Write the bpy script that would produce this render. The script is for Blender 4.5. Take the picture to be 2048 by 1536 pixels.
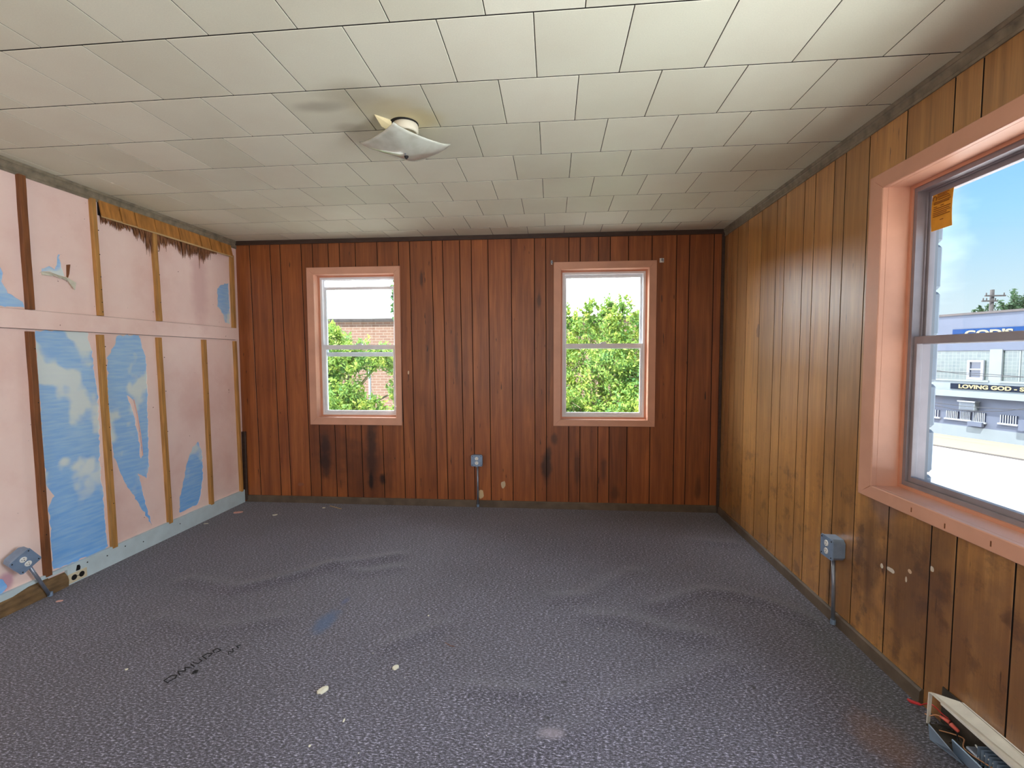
import bpy, bmesh, math, random
from mathutils import Vector, Matrix, noise
from mathutils.geometry import delaunay_2d_cdt
random.seed(7)
C = bpy.context.scene.collection
for o in list(bpy.data.objects): bpy.data.objects.remove(o)
XL, XR, D, H, YN, ZG = -2.875, 1.429, 4.149, 2.4, -1.7, -3.4
# ------------------------------------------------------------------ camera
yaw, pit, rol = -0.0848977, -0.0583850, -0.0029126
fw = Vector((math.sin(yaw)*math.cos(pit), math.cos(yaw)*math.cos(pit), math.sin(pit)))
r0 = Vector((math.cos(yaw), -math.sin(yaw), 0)); u0 = r0.cross(fw)
rt = math.cos(rol)*r0 + math.sin(rol)*u0; up = -math.sin(rol)*r0 + math.cos(rol)*u0
cam = bpy.data.objects.new('camera', bpy.data.cameras.new('camera')); C.objects.link(cam)
cam.matrix_world = Matrix(((rt.x, up.x, -fw.x, 0), (rt.y, up.y, -fw.y, 0), (rt.z, up.z, -fw.z, 1.3502), (0, 0, 0, 1)))
cam.data.sensor_fit = 'HORIZONTAL'; cam.data.sensor_width = 36; cam.data.lens = 947.12/2048*36
cam.data.clip_start = 0.02; cam.data.clip_end = 500
S = bpy.context.scene; S.camera = cam
# ------------------------------------------------------------------ view, world, lights
vs = S.view_settings; vs.view_transform = 'Standard'; vs.look = 'None'; vs.gamma = 1; vs.use_curve_mapping = False
vs.exposure = 0.22
W = bpy.data.worlds.new('sky'); S.world = W; W.use_nodes = True
nt = W.node_tree; nt.nodes.clear()
def N(t, kind, **kw):
    n = t.nodes.new(kind)
    for k, v in kw.items():
        if k.startswith('i_'): n.inputs[k[2:].replace('_', ' ')].default_value = v
        else: setattr(n, k, v)
    return n
def ramp(t, fac, stops, interp='LINEAR'):
    n = t.nodes.new('ShaderNodeValToRGB'); n.color_ramp.interpolation = interp
    e = n.color_ramp.elements
    while len(e) < len(stops): e.new(0.5)
    for k, (p, c) in enumerate(stops):
        e[k].position = p; e[k].color = (c, c, c, 1) if isinstance(c, (int, float)) else (*c, 1)
    t.links.new(fac, n.inputs[0]); return n.outputs[0]
tc = N(nt, 'ShaderNodeTexCoord'); sx = N(nt, 'ShaderNodeSeparateXYZ'); nt.links.new(tc.outputs['Generated'], sx.inputs[0])
grad = ramp(nt, sx.outputs['Z'], [(0.0, (.84, .90, .90)), (0.09, (.66, .84, .90)), (0.21, (.38, .72, .95)), (0.36, (.18, .54, .94)), (0.8, (.10, .34, .75))])
mp = N(nt, 'ShaderNodeMapping'); mp.inputs['Scale'].default_value = (1.3, 1.3, 3.2); mp.inputs['Location'].default_value = (0.35, 0.0, 0.0)
nt.links.new(tc.outputs['Generated'], mp.inputs[0])
ns = N(nt, 'ShaderNodeTexNoise', i_Scale=1.1, i_Detail=6.0, i_Roughness=0.55); nt.links.new(mp.outputs[0], ns.inputs['Vector'])
# haze and cloud grow towards the north-west half of the sky (where the back windows look)
az = N(nt, 'ShaderNodeMath', operation='SUBTRACT'); nt.links.new(sx.outputs['Y'], az.inputs[0]); nt.links.new(sx.outputs['X'], az.inputs[1])
az2 = N(nt, 'ShaderNodeMath', operation='MULTIPLY'); nt.links.new(az.outputs[0], az2.inputs[0]); az2.inputs[1].default_value = 0.35
ad = N(nt, 'ShaderNodeMath', operation='ADD'); nt.links.new(ns.outputs[0], ad.inputs[0]); nt.links.new(az2.outputs[0], ad.inputs[1])
cl = ramp(nt, ad.outputs[0], [(0.54, 0.0), (0.64, 0.03), (0.72, 0.22), (0.85, 1.0)])
mx = N(nt, 'ShaderNodeMix', data_type='RGBA'); nt.links.new(cl, mx.inputs['Factor']); nt.links.new(grad, mx.inputs['A']); mx.inputs['B'].default_value = (15.0, 15.4, 16.0, 1)
bg = N(nt, 'ShaderNodeBackground', i_Strength=1.0); nt.links.new(mx.outputs['Result'], bg.inputs[0])
wo = N(nt, 'ShaderNodeOutputWorld'); nt.links.new(bg.outputs[0], wo.inputs[0])
def light(name, kind, loc, aim, energy, color=(1, 1, 1), **kw):
    l = bpy.data.lights.new(name, kind); l.energy = energy; l.color = color
    for k, v in kw.items(): setattr(l, k, v)
    o = bpy.data.objects.new(name, l); C.objects.link(o); o.location = loc
    o.rotation_euler = (Vector(aim)-Vector(loc)).to_track_quat('-Z', 'Y').to_euler(); return o
light('sun', 'SUN', (0, 0, 30), Vector((0, 0, 30))-Vector((-.30, -.45, .85)), 14.0, (1.0, .96, .88), angle=math.radians(1.0))
# added fill lamps out of view
light('side_fill_light', 'AREA', (1.41, 0.25, 1.35), (-2.2, -0.45, 1.3), 130, (.86, .93, 1.0), shape='RECTANGLE', size=1.2, size_y=1.3)
light('rear_fill_light', 'AREA', (-1.2, -1.5, 1.3), (-0.7, 3.5, 1.5), 30, (1.0, .97, .92), shape='RECTANGLE', size=2.6, size_y=1.9)

# ------------------------------------------------------------------ materials
def s2l(c): return tuple(((v/255)/12.92 if v/255 <= .04045 else ((v/255+.055)/1.055)**2.4) for v in c)
def newmat(name):
    m = bpy.data.materials.new(name); m.use_nodes = True; t = m.node_tree
    return m, t, t.nodes['Principled BSDF']
def basic(name, rgb, rough=.6, var=.12, scale=8, metal=0, bump=0, bscale=60, spec=.5, stretch=(1, 1, 1)):
    """colour with soft mottling and fine relief"""
    m, t, b = newmat(name)
    co = N(t, 'ShaderNodeTexCoord'); mp = N(t, 'ShaderNodeMapping'); mp.inputs['Scale'].default_value = stretch
    t.links.new(co.outputs['Object'], mp.inputs[0])
    n = N(t, 'ShaderNodeTexNoise', i_Scale=scale, i_Detail=5.0); t.links.new(mp.outputs[0], n.inputs['Vector'])
    c = s2l(rgb); lo = tuple(v*(1-var) for v in c); hi = tuple(min(1, v*(1+var)) for v in c)
    t.links.new(ramp(t, n.outputs[0], [(.3, lo), (.7, hi)]), b.inputs['Base Color'])
    b.inputs['Roughness'].default_value = rough; b.inputs['Metallic'].default_value = metal; b.inputs['Specular IOR Level'].default_value = spec
    if bump:
        n2 = N(t, 'ShaderNodeTexNoise', i_Scale=bscale, i_Detail=3.0); t.links.new(mp.outputs[0], n2.inputs['Vector'])
        bp = N(t, 'ShaderNodeBump', i_Strength=bump, i_Distance=.002); t.links.new(n2.outputs[0], bp.inputs['Height']); t.links.new(bp.outputs[0], b.inputs['Normal'])
    return m
def blob(t, pos, c, r, soft=.5, amp=.5, nscale=18):
    """0..1 mask: noisy ellipsoid at c with radii r"""
    v = N(t, 'ShaderNodeVectorMath', operation='SUBTRACT'); t.links.new(pos, v.inputs[0]); v.inputs[1].default_value = c
    w = N(t, 'ShaderNodeVectorMath', operation='DIVIDE'); t.links.new(v.outputs[0], w.inputs[0]); w.inputs[1].default_value = r
    l = N(t, 'ShaderNodeVectorMath', operation='LENGTH'); t.links.new(w.outputs[0], l.inputs[0])
    n = N(t, 'ShaderNodeTexNoise', i_Scale=nscale, i_Detail=4.0); t.links.new(pos, n.inputs['Vector'])
    a = N(t, 'ShaderNodeMath', operation='MULTIPLY_ADD'); t.links.new(n.outputs[0], a.inputs[0]); a.inputs[1].default_value = amp*2; t.links.new(l.outputs['Value'], a.inputs[2])
    return ramp(t, a.outputs[0], [(max(0, 1-soft*.5+amp-.45), 1.0), (min(1, 1+amp-.45+soft*.1), 0.0)]) if False else rng(t, a.outputs[0], 1+amp+soft*.5-.2, 1+amp-soft*.5-.2)
def rng(t, v, a, b, x=0., y=1.):
    n = N(t, 'ShaderNodeMapRange'); n.interpolation_type = 'SMOOTHSTEP'; t.links.new(v, n.inputs[0])
    n.inputs[1].default_value = min(a, b); n.inputs[2].default_value = max(a, b)
    n.inputs[3].default_value = y if a > b else x; n.inputs[4].default_value = x if a > b else y
    return n.outputs[0]
def mixc(t, f, a, b, blend='MIX'):
    m = N(t, 'ShaderNodeMix', data_type='RGBA', blend_type=blend)
    for s, v in (('Factor', f), ('A', a), ('B', b)):
        if isinstance(v, (int, float)): m.inputs[s].default_value = v
        elif isinstance(v, tuple): m.inputs[s].default_value = (*v, 1)
        else: t.links.new(v, m.inputs[s])
    return m.outputs['Result']
def wood_panel(name, dark, mid, light_, rough, stains=(), chips=(), worn=0.0, coat=.12):
    m, t, b = newmat(name)
    g = N(t, 'ShaderNodeNewGeometry'); pos = g.outputs['Position']; oi = N(t, 'ShaderNodeObjectInfo')
    off = N(t, 'ShaderNodeVectorMath', operation='SCALE'); cmb = N(t, 'ShaderNodeCombineXYZ')
    for k in range(3): t.links.new(oi.outputs['Random'], cmb.inputs[k])
    t.links.new(cmb.outputs[0], off.inputs[0]); off.inputs['Scale'].default_value = 7.0
    av = N(t, 'ShaderNodeVectorMath', operation='ADD'); t.links.new(pos, av.inputs[0]); t.links.new(off.outputs[0], av.inputs[1])
    mp = N(t, 'ShaderNodeMapping'); mp.inputs['Scale'].default_value = (22, 22, 1.2); t.links.new(av.outputs[0], mp.inputs[0])
    n1 = N(t, 'ShaderNodeTexNoise', i_Scale=1.0, i_Detail=6.0, i_Distortion=.6); t.links.new(mp.outputs[0], n1.inputs['Vector'])
    mp2 = N(t, 'ShaderNodeMapping'); mp2.inputs['Scale'].default_value = (160, 160, 5); t.links.new(av.outputs[0], mp2.inputs[0])
    n2 = N(t, 'ShaderNodeTexNoise', i_Scale=1.0, i_Detail=3.0); t.links.new(mp2.outputs[0], n2.inputs['Vector'])
    col = ramp(t, n1.outputs[0], [(.28, s2l(dark)), (.5, s2l(mid)), (.72, s2l(light_))])
    col = mixc(t, .55, col, ramp(t, n2.outputs[0], [(.3, .62), (.65, 1.0)]), 'MULTIPLY')
    pv = ramp(t, oi.outputs['Random'], [(0, .80), (1, 1.12)]); col = mixc(t, 1.0, col, pv, 'MULTIPLY')
    big = N(t, 'ShaderNodeTexNoise', i_Scale=2.2, i_Detail=4.0); t.links.new(pos, big.inputs['Vector'])
    col = mixc(t, .45, col, ramp(t, big.outputs[0], [(.35, .75), (.65, 1.12)]), 'MULTIPLY')
    # short dark flecks in the grain
    mp3 = N(t, 'ShaderNodeMapping'); mp3.inputs['Scale'].default_value = (55, 55, 7); t.links.new(av.outputs[0], mp3.inputs[0])
    n3 = N(t, 'ShaderNodeTexNoise', i_Scale=1.0, i_Detail=2.0); t.links.new(mp3.outputs[0], n3.inputs['Vector'])
    col = mixc(t, rng(t, n3.outputs[0], .70, .78), col, s2l((58, 28, 18)))
    if worn:
        w = N(t, 'ShaderNodeTexNoise', i_Scale=9.0, i_Detail=8.0, i_Roughness=.7); t.links.new(pos, w.inputs['Vector'])
        sz = N(t, 'ShaderNodeSeparateXYZ'); t.links.new(pos, sz.inputs[0])
        lowm = rng(t, sz.outputs['Z'], 1.0, .5)
        f = N(t, 'ShaderNodeMath', operation='MULTIPLY'); t.links.new(rng(t, w.outputs[0], .45, .70), f.inputs[0]); t.links.new(lowm, f.inputs[1])
        f2 = N(t, 'ShaderNodeMath', operation='MULTIPLY'); t.links.new(f.outputs[0], f2.inputs[0]); f2.inputs[1].default_value = worn
        col = mixc(t, f2.outputs[0], col, s2l((150, 105, 62)))
        fd = N(t, 'ShaderNodeMath', operation='MULTIPLY'); t.links.new(rng(t, w.outputs[0], .50, .36), fd.inputs[0]); t.links.new(lowm, fd.inputs[1])
        fd2 = N(t, 'ShaderNodeMath', operation='MULTIPLY'); t.links.new(fd.outputs[0], fd2.inputs[0]); fd2.inputs[1].default_value = .6
        col = mixc(t, fd2.outputs[0], col, s2l((70, 40, 24)))
    for c, r, a, rgb in stains:
        f = N(t, 'ShaderNodeMath', operation='MULTIPLY'); t.links.new(blob(t, pos, c, r, .9, .55, 11), f.inputs[0]); f.inputs[1].default_value = a
        col = mixc(t, f.outputs[0], col, s2l(rgb))
    for c, r, rgb in chips:
        col = mixc(t, blob(t, pos, c, r, .12, .4, 45), col, s2l(rgb))
    t.links.new(col, b.inputs['Base Color'])
    t.links.new(ramp(t, n2.outputs[0], [(.3, rough+.1), (.7, rough-.04)]), b.inputs['Roughness'])
    b.inputs['Coat Weight'].default_value = coat; b.inputs['Coat Roughness'].default_value = .34
    bp = N(t, 'ShaderNodeBump', i_Strength=.2, i_Distance=.001); t.links.new(n2.outputs[0], bp.inputs['Height']); t.links.new(bp.outputs[0], b.inputs['Normal'])
    return m
DK = (38, 22, 18)
M = {}
M['panel_back'] = wood_panel('brown_veneer', (128, 68, 34), (150, 84, 42), (174, 102, 52), .36,
    stains=[((-2.08, D, .53), (.06, .1, .16), .85, DK), ((-2.08, D, .36), (.07, .1, .13), .85, DK), ((-2.0, D, .52), (.2, .1, .35), .35, (60, 30, 22)),
            ((-1.64, D, .50), (.06, .1, .38), .8, DK), ((-1.70, D, .3), (.3, .1, .35), .4, (62, 32, 22)), ((-1.65, D, .22), (.02, .1, .1), .9, (25, 12, 10)),
            ((-1.54, D, .235), (.035, .1, .07), .9, (30, 14, 12)), ((-1.153, D, 2.03), (.018, .1, .08), .8, (60, 30, 20)),
            ((-.05, D, .36), (.05, .1, .15), .8, DK), ((-.03, D, .5), (.03, .1, .08), .7, DK), ((-.116, D, 1.83), (.02, .1, .08), .6, DK), ((-.03, D, 1.2), (.015, .1, .35), .4, DK),
            ((.22, D, .35), (.025, .1, .18), .6, (48, 22, 18)), ((.45, D, .35), (.03, .1, .12), .55, (48, 22, 18)), ((.02, D, .62), (.03, .1, .06), .6, DK),
            ((1.25, D, .2), (.03, .1, .12), .5, DK), ((-.85, D, 1.35), (.02, .1, .25), .4, DK), ((.55, D, .15), (.04, .1, .08), .5, DK)],
    chips=[((-.635, D, .115), (.028, .1, .055), (205, 180, 140)), ((-.435, D, .205), (.026, .1, .038), (195, 175, 145)), ((-1.284, D, 1.208), (.008, .1, .02), (215, 185, 150)),
           ((-2.32, D, .17), (.035, .1, .02), (140, 85, 60))])
M['panel_right'] = wood_panel('honey_veneer', (158, 108, 54), (186, 132, 70), (206, 152, 88), .33,
    stains=[((XR, 2.15, .70), (.1, .09, .09), .6, (110, 95, 100)), ((XR, 2.23, .45), (.1, .10, .28), .55, (52, 28, 18)), ((XR, 2.0, .45), (.1, .16, .30), .45, (62, 38, 26)),
            ((XR, 1.85, .6), (.1, .12, .2), .4, (62, 38, 24)), ((XR, 2.5, .2), (.1, .04, .25), .35, (70, 35, 20)), ((XR, 1.55, .30), (.1, .75, .42), .5, (84, 44, 24)), ((XR, 2.4, 1.3), (.1, .2, .4), .25, (110, 80, 50))],
    chips=[((XR, 2.085, .443), (.1, .032, .012), (205, 195, 180)), ((XR, 2.137, .436), (.1, .010, .012), (210, 200, 180)), ((XR, 1.978, .485), (.1, .012, .010), (200, 170, 140)),
           ((XR, 1.87, .545), (.1, .012, .012), (205, 190, 170)), ((XR, 1.996, .444), (.1, .006, .014), (195, 180, 160)), ((XR, 3.45, 1.52), (.1, .03, .06), (128, 84, 44))], worn=.75, coat=1.0)
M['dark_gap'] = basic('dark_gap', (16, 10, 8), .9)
M['paint_salmon'] = basic('salmon_paint', (212, 158, 132), .42, .07, 6, bump=.15, bscale=25)
M['paint_salmon_deep'] = basic('deep_salmon_paint', (206, 146, 118), .45, .07, 6)
M['aluminium'] = basic('window_aluminium', (148, 141, 146), .42, .1, 12, metal=.25)
M['white_vinyl'] = basic('white_window_frame', (228, 230, 234), .45, .05, 12)
M['ceiling_trim'] = basic('dark_stained_trim', (62, 44, 34), .5, .25, 14, bump=.3, stretch=(1, 1, 4))
M['grey_trim'] = basic('worn_grey_trim', (128, 118, 100), .5, .35, 22, bump=.5, bscale=40)
M['brown_base'] = basic('dusty_brown_base', (92, 78, 64), .6, .3, 10, bump=.3)
M['stud'] = basic('yellow_pine', (178, 130, 70), .65, .28, 3.0, bump=.4, stretch=(18, 18, 1.6))
M['stud_dark'] = basic('weathered_pine', (120, 72, 36), .7, .3, 3.0, bump=.4, stretch=(18, 18, 1.6))
M['lath'] = basic('rusty_fibreboard', (176, 120, 56), .75, .35, 2.2, bump=.4, stretch=(14, 14, 2))
M['fringe'] = basic('rotten_fibre', (132, 88, 56), .85, .3, 20)
M['white_paint'] = basic('chipped_white_paint', (196, 214, 220), .5, .08, 10, bump=.3, bscale=20)
M['old_wood'] = basic('rotten_base_wood', (112, 88, 58), .85, .4, 14, bump=.8, bscale=50, stretch=(1, 1, 3))
M['box_metal'] = basic('galvanised_box', (134, 156, 184), .38, .12, 20, metal=.3, bump=.1)
M['conduit'] = basic('steel_conduit', (140, 148, 162), .38, .15, 16, metal=.6)
M['white_plastic'] = basic('white_plastic', (232, 232, 228), .4, .03)
M['black'] = basic('black_slot', (12, 11, 11), .7)
M['beige'] = basic('beige_plate', (214, 204, 176), .45, .05)
M['base_porcelain'] = basic('lamp_canister', (226, 220, 200), .4, .06)
M['plaster'] = basic('plaster_chip', (206, 204, 186), .85, .1, 40, bump=.4)
M['pink_chip'] = basic('pink_paint_chip', (226, 178, 168), .7, .06)
M['straw'] = basic('pine_sliver', (190, 160, 115), .7, .1)
M['heater_white'] = basic('heater_enamel', (224, 222, 214), .4, .12, 14)
M['heater_blue'] = basic('heater_cover_steel', (150, 172, 196), .32, .15, 10, metal=.35)
M['heater_dark'] = basic('dusty_metal', (70, 64, 56), .6, .4, 25, metal=.3, bump=.4)
M['red'] = basic('red_wire', (190, 40, 44), .45, .1)
M['wire_pink'] = basic('pink_connector', (232, 110, 96), .45, .1)
M['wire_tan'] = basic('tan_wire', (205, 150, 110), .5, .1)
M['black_mark'] = basic('black_marker', (22, 21, 24), .9)
M['torn_paper'] = basic('torn_tile_face', (226, 212, 168), .8, .1)
def mat_pink():
    m, t, b = newmat('pink_plaster'); g = N(t, 'ShaderNodeNewGeometry'); pos = g.outputs['Position']
    n = N(t, 'ShaderNodeTexNoise', i_Scale=1.8, i_Detail=6.0, i_Roughness=.6); t.links.new(pos, n.inputs['Vector'])
    col = ramp(t, n.outputs[0], [(.32, s2l((230, 194, 184))), (.5, s2l((241, 212, 203))), (.68, s2l((246, 221, 212)))])
    n2 = N(t, 'ShaderNodeTexNoise', i_Scale=42.0, i_Detail=3.0); t.links.new(pos, n2.inputs['Vector'])
    col = mixc(t, rng(t, n2.outputs[0], .74, .78), col, s2l((120, 70, 66)))
    col = mixc(t, blob(t, pos, (XL, 3.68, 1.95), (.1, .10, .4), .95, .3), col, s2l((226, 192, 186)))  # soft shading painted into the pink as a darker streak
    col = mixc(t, blob(t, pos, (XL, 2.20, .17), (.1, .05, .06), .6, .3), col, s2l((205, 160, 172)))
    t.links.new(col, b.inputs['Base Color']); b.inputs['Roughness'].default_value = .55
    bp = N(t, 'ShaderNodeBump', i_Strength=.3, i_Distance=.004); n3 = N(t, 'ShaderNodeTexNoise', i_Scale=7.0, i_Detail=4.0); t.links.new(pos, n3.inputs['Vector'])
    t.links.new(n3.outputs[0], bp.inputs['Height']); t.links.new(bp.outputs[0], b.inputs['Normal']); return m
def mat_cloud():
    m, t, b = newmat('blue_cloud_paper'); g = N(t, 'ShaderNodeNewGeometry'); pos = g.outputs['Position']
    mp = N(t, 'ShaderNodeMapping'); mp.inputs['Scale'].default_value = (1, 4.6, 4.6); mp.inputs['Location'].default_value = (0, .3, .9); t.links.new(pos, mp.inputs[0])
    n = N(t, 'ShaderNodeTexNoise', i_Scale=1.0, i_Detail=2.5, i_Roughness=.5); t.links.new(mp.outputs[0], n.inputs['Vector'])
    mp2 = N(t, 'ShaderNodeMapping'); mp2.inputs['Scale'].default_value = (1, 7, 60); t.links.new(pos, mp2.inputs[0])
    n2 = N(t, 'ShaderNodeTexNoise', i_Scale=1.0, i_Detail=5.0); t.links.new(mp2.outputs[0], n2.inputs['Vector'])
    sz = N(t, 'ShaderNodeSeparateXYZ'); t.links.new(pos, sz.inputs[0])
    base = ramp(t, sz.outputs['Z'], [(.2, s2l((120, 184, 246))), (1.0, s2l((158, 200, 238)))])
    base = mixc(t, .28, base, ramp(t, n2.outputs[0], [(.35, s2l((112, 164, 236))), (.65, s2l((200, 224, 238)))]), 'MIX')
    hi = rng(t, sz.outputs['Z'], .3, .7)
    f = N(t, 'ShaderNodeMath', operation='MULTIPLY'); t.links.new(rng(t, n.outputs[0], .50, .60), f.inputs[0]); t.links.new(hi, f.inputs[1])
    f2 = N(t, 'ShaderNodeMath', operation='MULTIPLY'); t.links.new(f.outputs[0], f2.inputs[0]); f2.inputs[1].default_value = .85
    col = mixc(t, f2.outputs[0], base, s2l((226, 234, 228)))
    t.links.new(col, b.inputs['Base Color']); b.inputs['Roughness'].default_value = .6; return m
def mat_carpet():
    m, t, b = newmat('brown_grey_loop_carpet'); g = N(t, 'ShaderNodeNewGeometry'); pos = g.outputs['Position']
    mp = N(t, 'ShaderNodeMapping'); mp.inputs['Scale'].default_value = (75, 170, 1); mp.inputs['Rotation'].default_value = (0, 0, .04); t.links.new(pos, mp.inputs[0])
    n = N(t, 'ShaderNodeTexNoise', i_Scale=1.0, i_Detail=4.0, i_Roughness=.75); t.links.new(mp.outputs[0], n.inputs['Vector'])
    col = ramp(t, n.outputs[0], [(.33, s2l((22, 20, 25))), (.46, s2l((56, 54, 63))), (.56, s2l((100, 98, 113))), (.67, s2l((196, 192, 210)))])
    n2 = N(t, 'ShaderNodeTexNoise', i_Scale=1.6, i_Detail=5.0); t.links.new(pos, n2.inputs['Vector'])
    col = mixc(t, .6, col, ramp(t, n2.outputs[0], [(.35, (.74, .72, .76)), (.65, (1.05, 1.05, 1.12))]), 'MULTIPLY')
    for c, r, a, rgb in [((-1.15, 2.25, 0), (.05, .13, 1), .7, (42, 78, 120)), ((-1.14, 2.46, 0), (.02, .05, 1), .5, (52, 70, 120)), ((1.16, 1.69, 0), (.10, .14, 1), .4, (120, 82, 52)),
                       ((0.0, 1.62, 0), (.05, .03, 1), .5, (150, 140, 150)), ((-.014, 1.70, 0), (.008, .012, 1), .9, (15, 12, 20)), ((.05, 1.9, 0), (.015, .01, 1), .9, (15, 12, 20)), ((.82, 1.93, 0), (.01, .02, 1), .8, (20, 16, 14)),
                       ((1.30, 2.05, 0), (.12, .5, 1), .25, (40, 60, 45))]:
        f = N(t, 'ShaderNodeMath', operation='MULTIPLY'); t.links.new(blob(t, pos, c, r, .95, .5, 22), f.inputs[0]); f.inputs[1].default_value = a
        col = mixc(t, f.outputs[0], col, s2l(rgb))
    sp = N(t, 'ShaderNodeTexVoronoi', i_Scale=26.0); t.links.new(pos, sp.inputs['Vector'])
    wn = N(t, 'ShaderNodeMath', operation='GREATER_THAN'); sc = N(t, 'ShaderNodeSeparateColor'); t.links.new(sp.outputs['Color'], sc.inputs[0]); t.links.new(sc.outputs[0], wn.inputs[0]); wn.inputs[1].default_value = .93
    f = N(t, 'ShaderNodeMath', operation='MULTIPLY'); t.links.new(wn.outputs[0], f.inputs[0]); t.links.new(rng(t, sp.outputs['Distance'], .085, .06), f.inputs[1])
    col = mixc(t, f.outputs[0], col, s2l((205, 200, 195)))
    t.links.new(col, b.inputs['Base Color']); b.inputs['Roughness'].default_value = .85; b.inputs['Specular IOR Level'].default_value = .3
    b.inputs['Sheen Weight'].default_value = .25
    bp = N(t, 'ShaderNodeBump', i_Strength=.6, i_Distance=.004); t.links.new(n.outputs[0], bp.inputs['Height']); t.links.new(bp.outputs[0], b.inputs['Normal']); return m
def mat_tile():
    m, t, b = newmat('ivory_ceiling_tile'); g = N(t, 'ShaderNodeNewGeometry'); pos = g.outputs['Position']; oi = N(t, 'ShaderNodeObjectInfo')
    n = N(t, 'ShaderNodeTexNoise', i_Scale=220.0, i_Detail=3.0); t.links.new(pos, n.inputs['Vector'])
    col = ramp(t, oi.outputs['Random'], [(0, s2l((222, 222, 200))), (.5, s2l((228, 228, 207))), (1, s2l((233, 232, 211)))])
    col = mixc(t, .5, col, ramp(t, n.outputs[0], [(.3, .88), (.7, 1.0)]), 'MULTIPLY')
    n2 = N(t, 'ShaderNodeTexNoise', i_Scale=2.6, i_Detail=4.0); t.links.new(pos, n2.inputs['Vector'])
    col = mixc(t, .5, col, ramp(t, n2.outputs[0], [(.35, (.90, .86, .84)), (.6, 1.0)]), 'MULTIPLY')
    for c, r, a, rgb in [((-.70, 2.02, H), (.17, .11, 1), .5, (186, 168, 122)), ((-.60, 2.12, H), (.13, .09, 1), .5, (200, 178, 110)), ((-.80, 1.90, H), (.15, .1, 1), .4, (150, 140, 110)), ((-.98, 1.98, H), (.12, .05, 1), .45, (120, 112, 92)), ((-.93, 2.17, H), (.08, .05, 1), .4, (140, 128, 104))]:
        f = N(t, 'ShaderNodeMath', operation='MULTIPLY'); t.links.new(blob(t, pos, c, r, 1.0, .25, 9), f.inputs[0]); f.inputs[1].default_value = a
        col = mixc(t, f.outputs[0], col, s2l(rgb))
    t.links.new(col, b.inputs['Base Color']); b.inputs['Roughness'].default_value = .5; b.inputs['Specular IOR Level'].default_value = .4
    bp = N(t, 'ShaderNodeBump', i_Strength=.12, i_Distance=.001); t.links.new(n.outputs[0], bp.inputs['Height']); t.links.new(bp.outputs[0], b.inputs['Normal']); return m
def mat_glass(name, tint=(.95, .98, .98), haze=0.0):
    m, t, b = newmat(name); t.nodes.remove(b); out = t.nodes['Material Output']
    tr = N(t, 'ShaderNodeBsdfTransparent'); tr.inputs[0].default_value = (*tint, 1)
    gl = N(t, 'ShaderNodeBsdfGlossy', i_Roughness=.02); lw = N(t, 'ShaderNodeLayerWeight', i_Blend=.5)
    pw = N(t, 'ShaderNodeMath', operation='POWER'); t.links.new(lw.outputs['Facing'], pw.inputs[0]); pw.inputs[1].default_value = 5.0
    fr = N(t, 'ShaderNodeMath', operation='MULTIPLY_ADD'); t.links.new(pw.outputs[0], fr.inputs[0]); fr.inputs[1].default_value = .6; fr.inputs[2].default_value = .025
    ms = N(t, 'ShaderNodeMixShader'); t.links.new(fr.outputs[0], ms.inputs[0]); t.links.new(tr.outputs[0], ms.inputs[1]); t.links.new(gl.outputs[0], ms.inputs[2])
    df = N(t, 'ShaderNodeBsdfDiffuse'); df.inputs[0].default_value = (.8, .85, .9, 1)
    m2 = N(t, 'ShaderNodeMixShader'); m2.inputs[0].default_value = haze; t.links.new(ms.outputs[0], m2.inputs[1]); t.links.new(df.outputs[0], m2.inputs[2])
    t.links.new(m2.outputs[0], out.inputs[0]); return m
def mat_leaf(name, a, b_, c):
    m, t, b = newmat(name); g = N(t, 'ShaderNodeNewGeometry')
    n = N(t, 'ShaderNodeTexNoise', i_Scale=3.5, i_Detail=6.0, i_Roughness=.8); t.links.new(g.outputs['Position'], n.inputs['Vector'])
    col = ramp(t, n.outputs[0], [(.36, s2l(a)), (.5, s2l(b_)), (.64, s2l(c))])
    t.links.new(col, b.inputs['Base Color']); b.inputs['Roughness'].default_value = .6; b.inputs['Specular IOR Level'].default_value = .2
    tl = N(t, 'ShaderNodeBsdfTranslucent'); t.links.new(col, tl.inputs[0]); ms = N(t, 'ShaderNodeMixShader'); ms.inputs[0].default_value = .35
    t.links.new(b.outputs[0], ms.inputs[1]); t.links.new(tl.outputs[0], ms.inputs[2]); t.links.new(ms.outputs[0], t.nodes['Material Output'].inputs[0]); return m
def mat_brick(name, c1, c2, mo, sc=1.0, ax='XZ'):
    m, t, b = newmat(name); g = N(t, 'ShaderNodeNewGeometry'); s = N(t, 'ShaderNodeSeparateXYZ'); t.links.new(g.outputs['Position'], s.inputs[0])
    cb = N(t, 'ShaderNodeCombineXYZ'); t.links.new(s.outputs[ax[0]], cb.inputs[0]); t.links.new(s.outputs[ax[1]], cb.inputs[1])
    br = N(t, 'ShaderNodeTexBrick'); t.links.new(cb.outputs[0], br.inputs[0]); br.inputs['Scale'].default_value = sc
    br.inputs['Color1'].default_value = (*s2l(c1), 1); br.inputs['Color2'].default_value = (*s2l(c2), 1); br.inputs['Mortar'].default_value = (*s2l(mo), 1)
    br.inputs['Brick Width'].default_value = .22; br.inputs['Row Height'].default_value = .075; br.inputs['Mortar Size'].default_value = .009
    t.links.new(br.outputs[0], b.inputs['Base Color']); b.inputs['Roughness'].default_value = .85; return m
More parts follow.
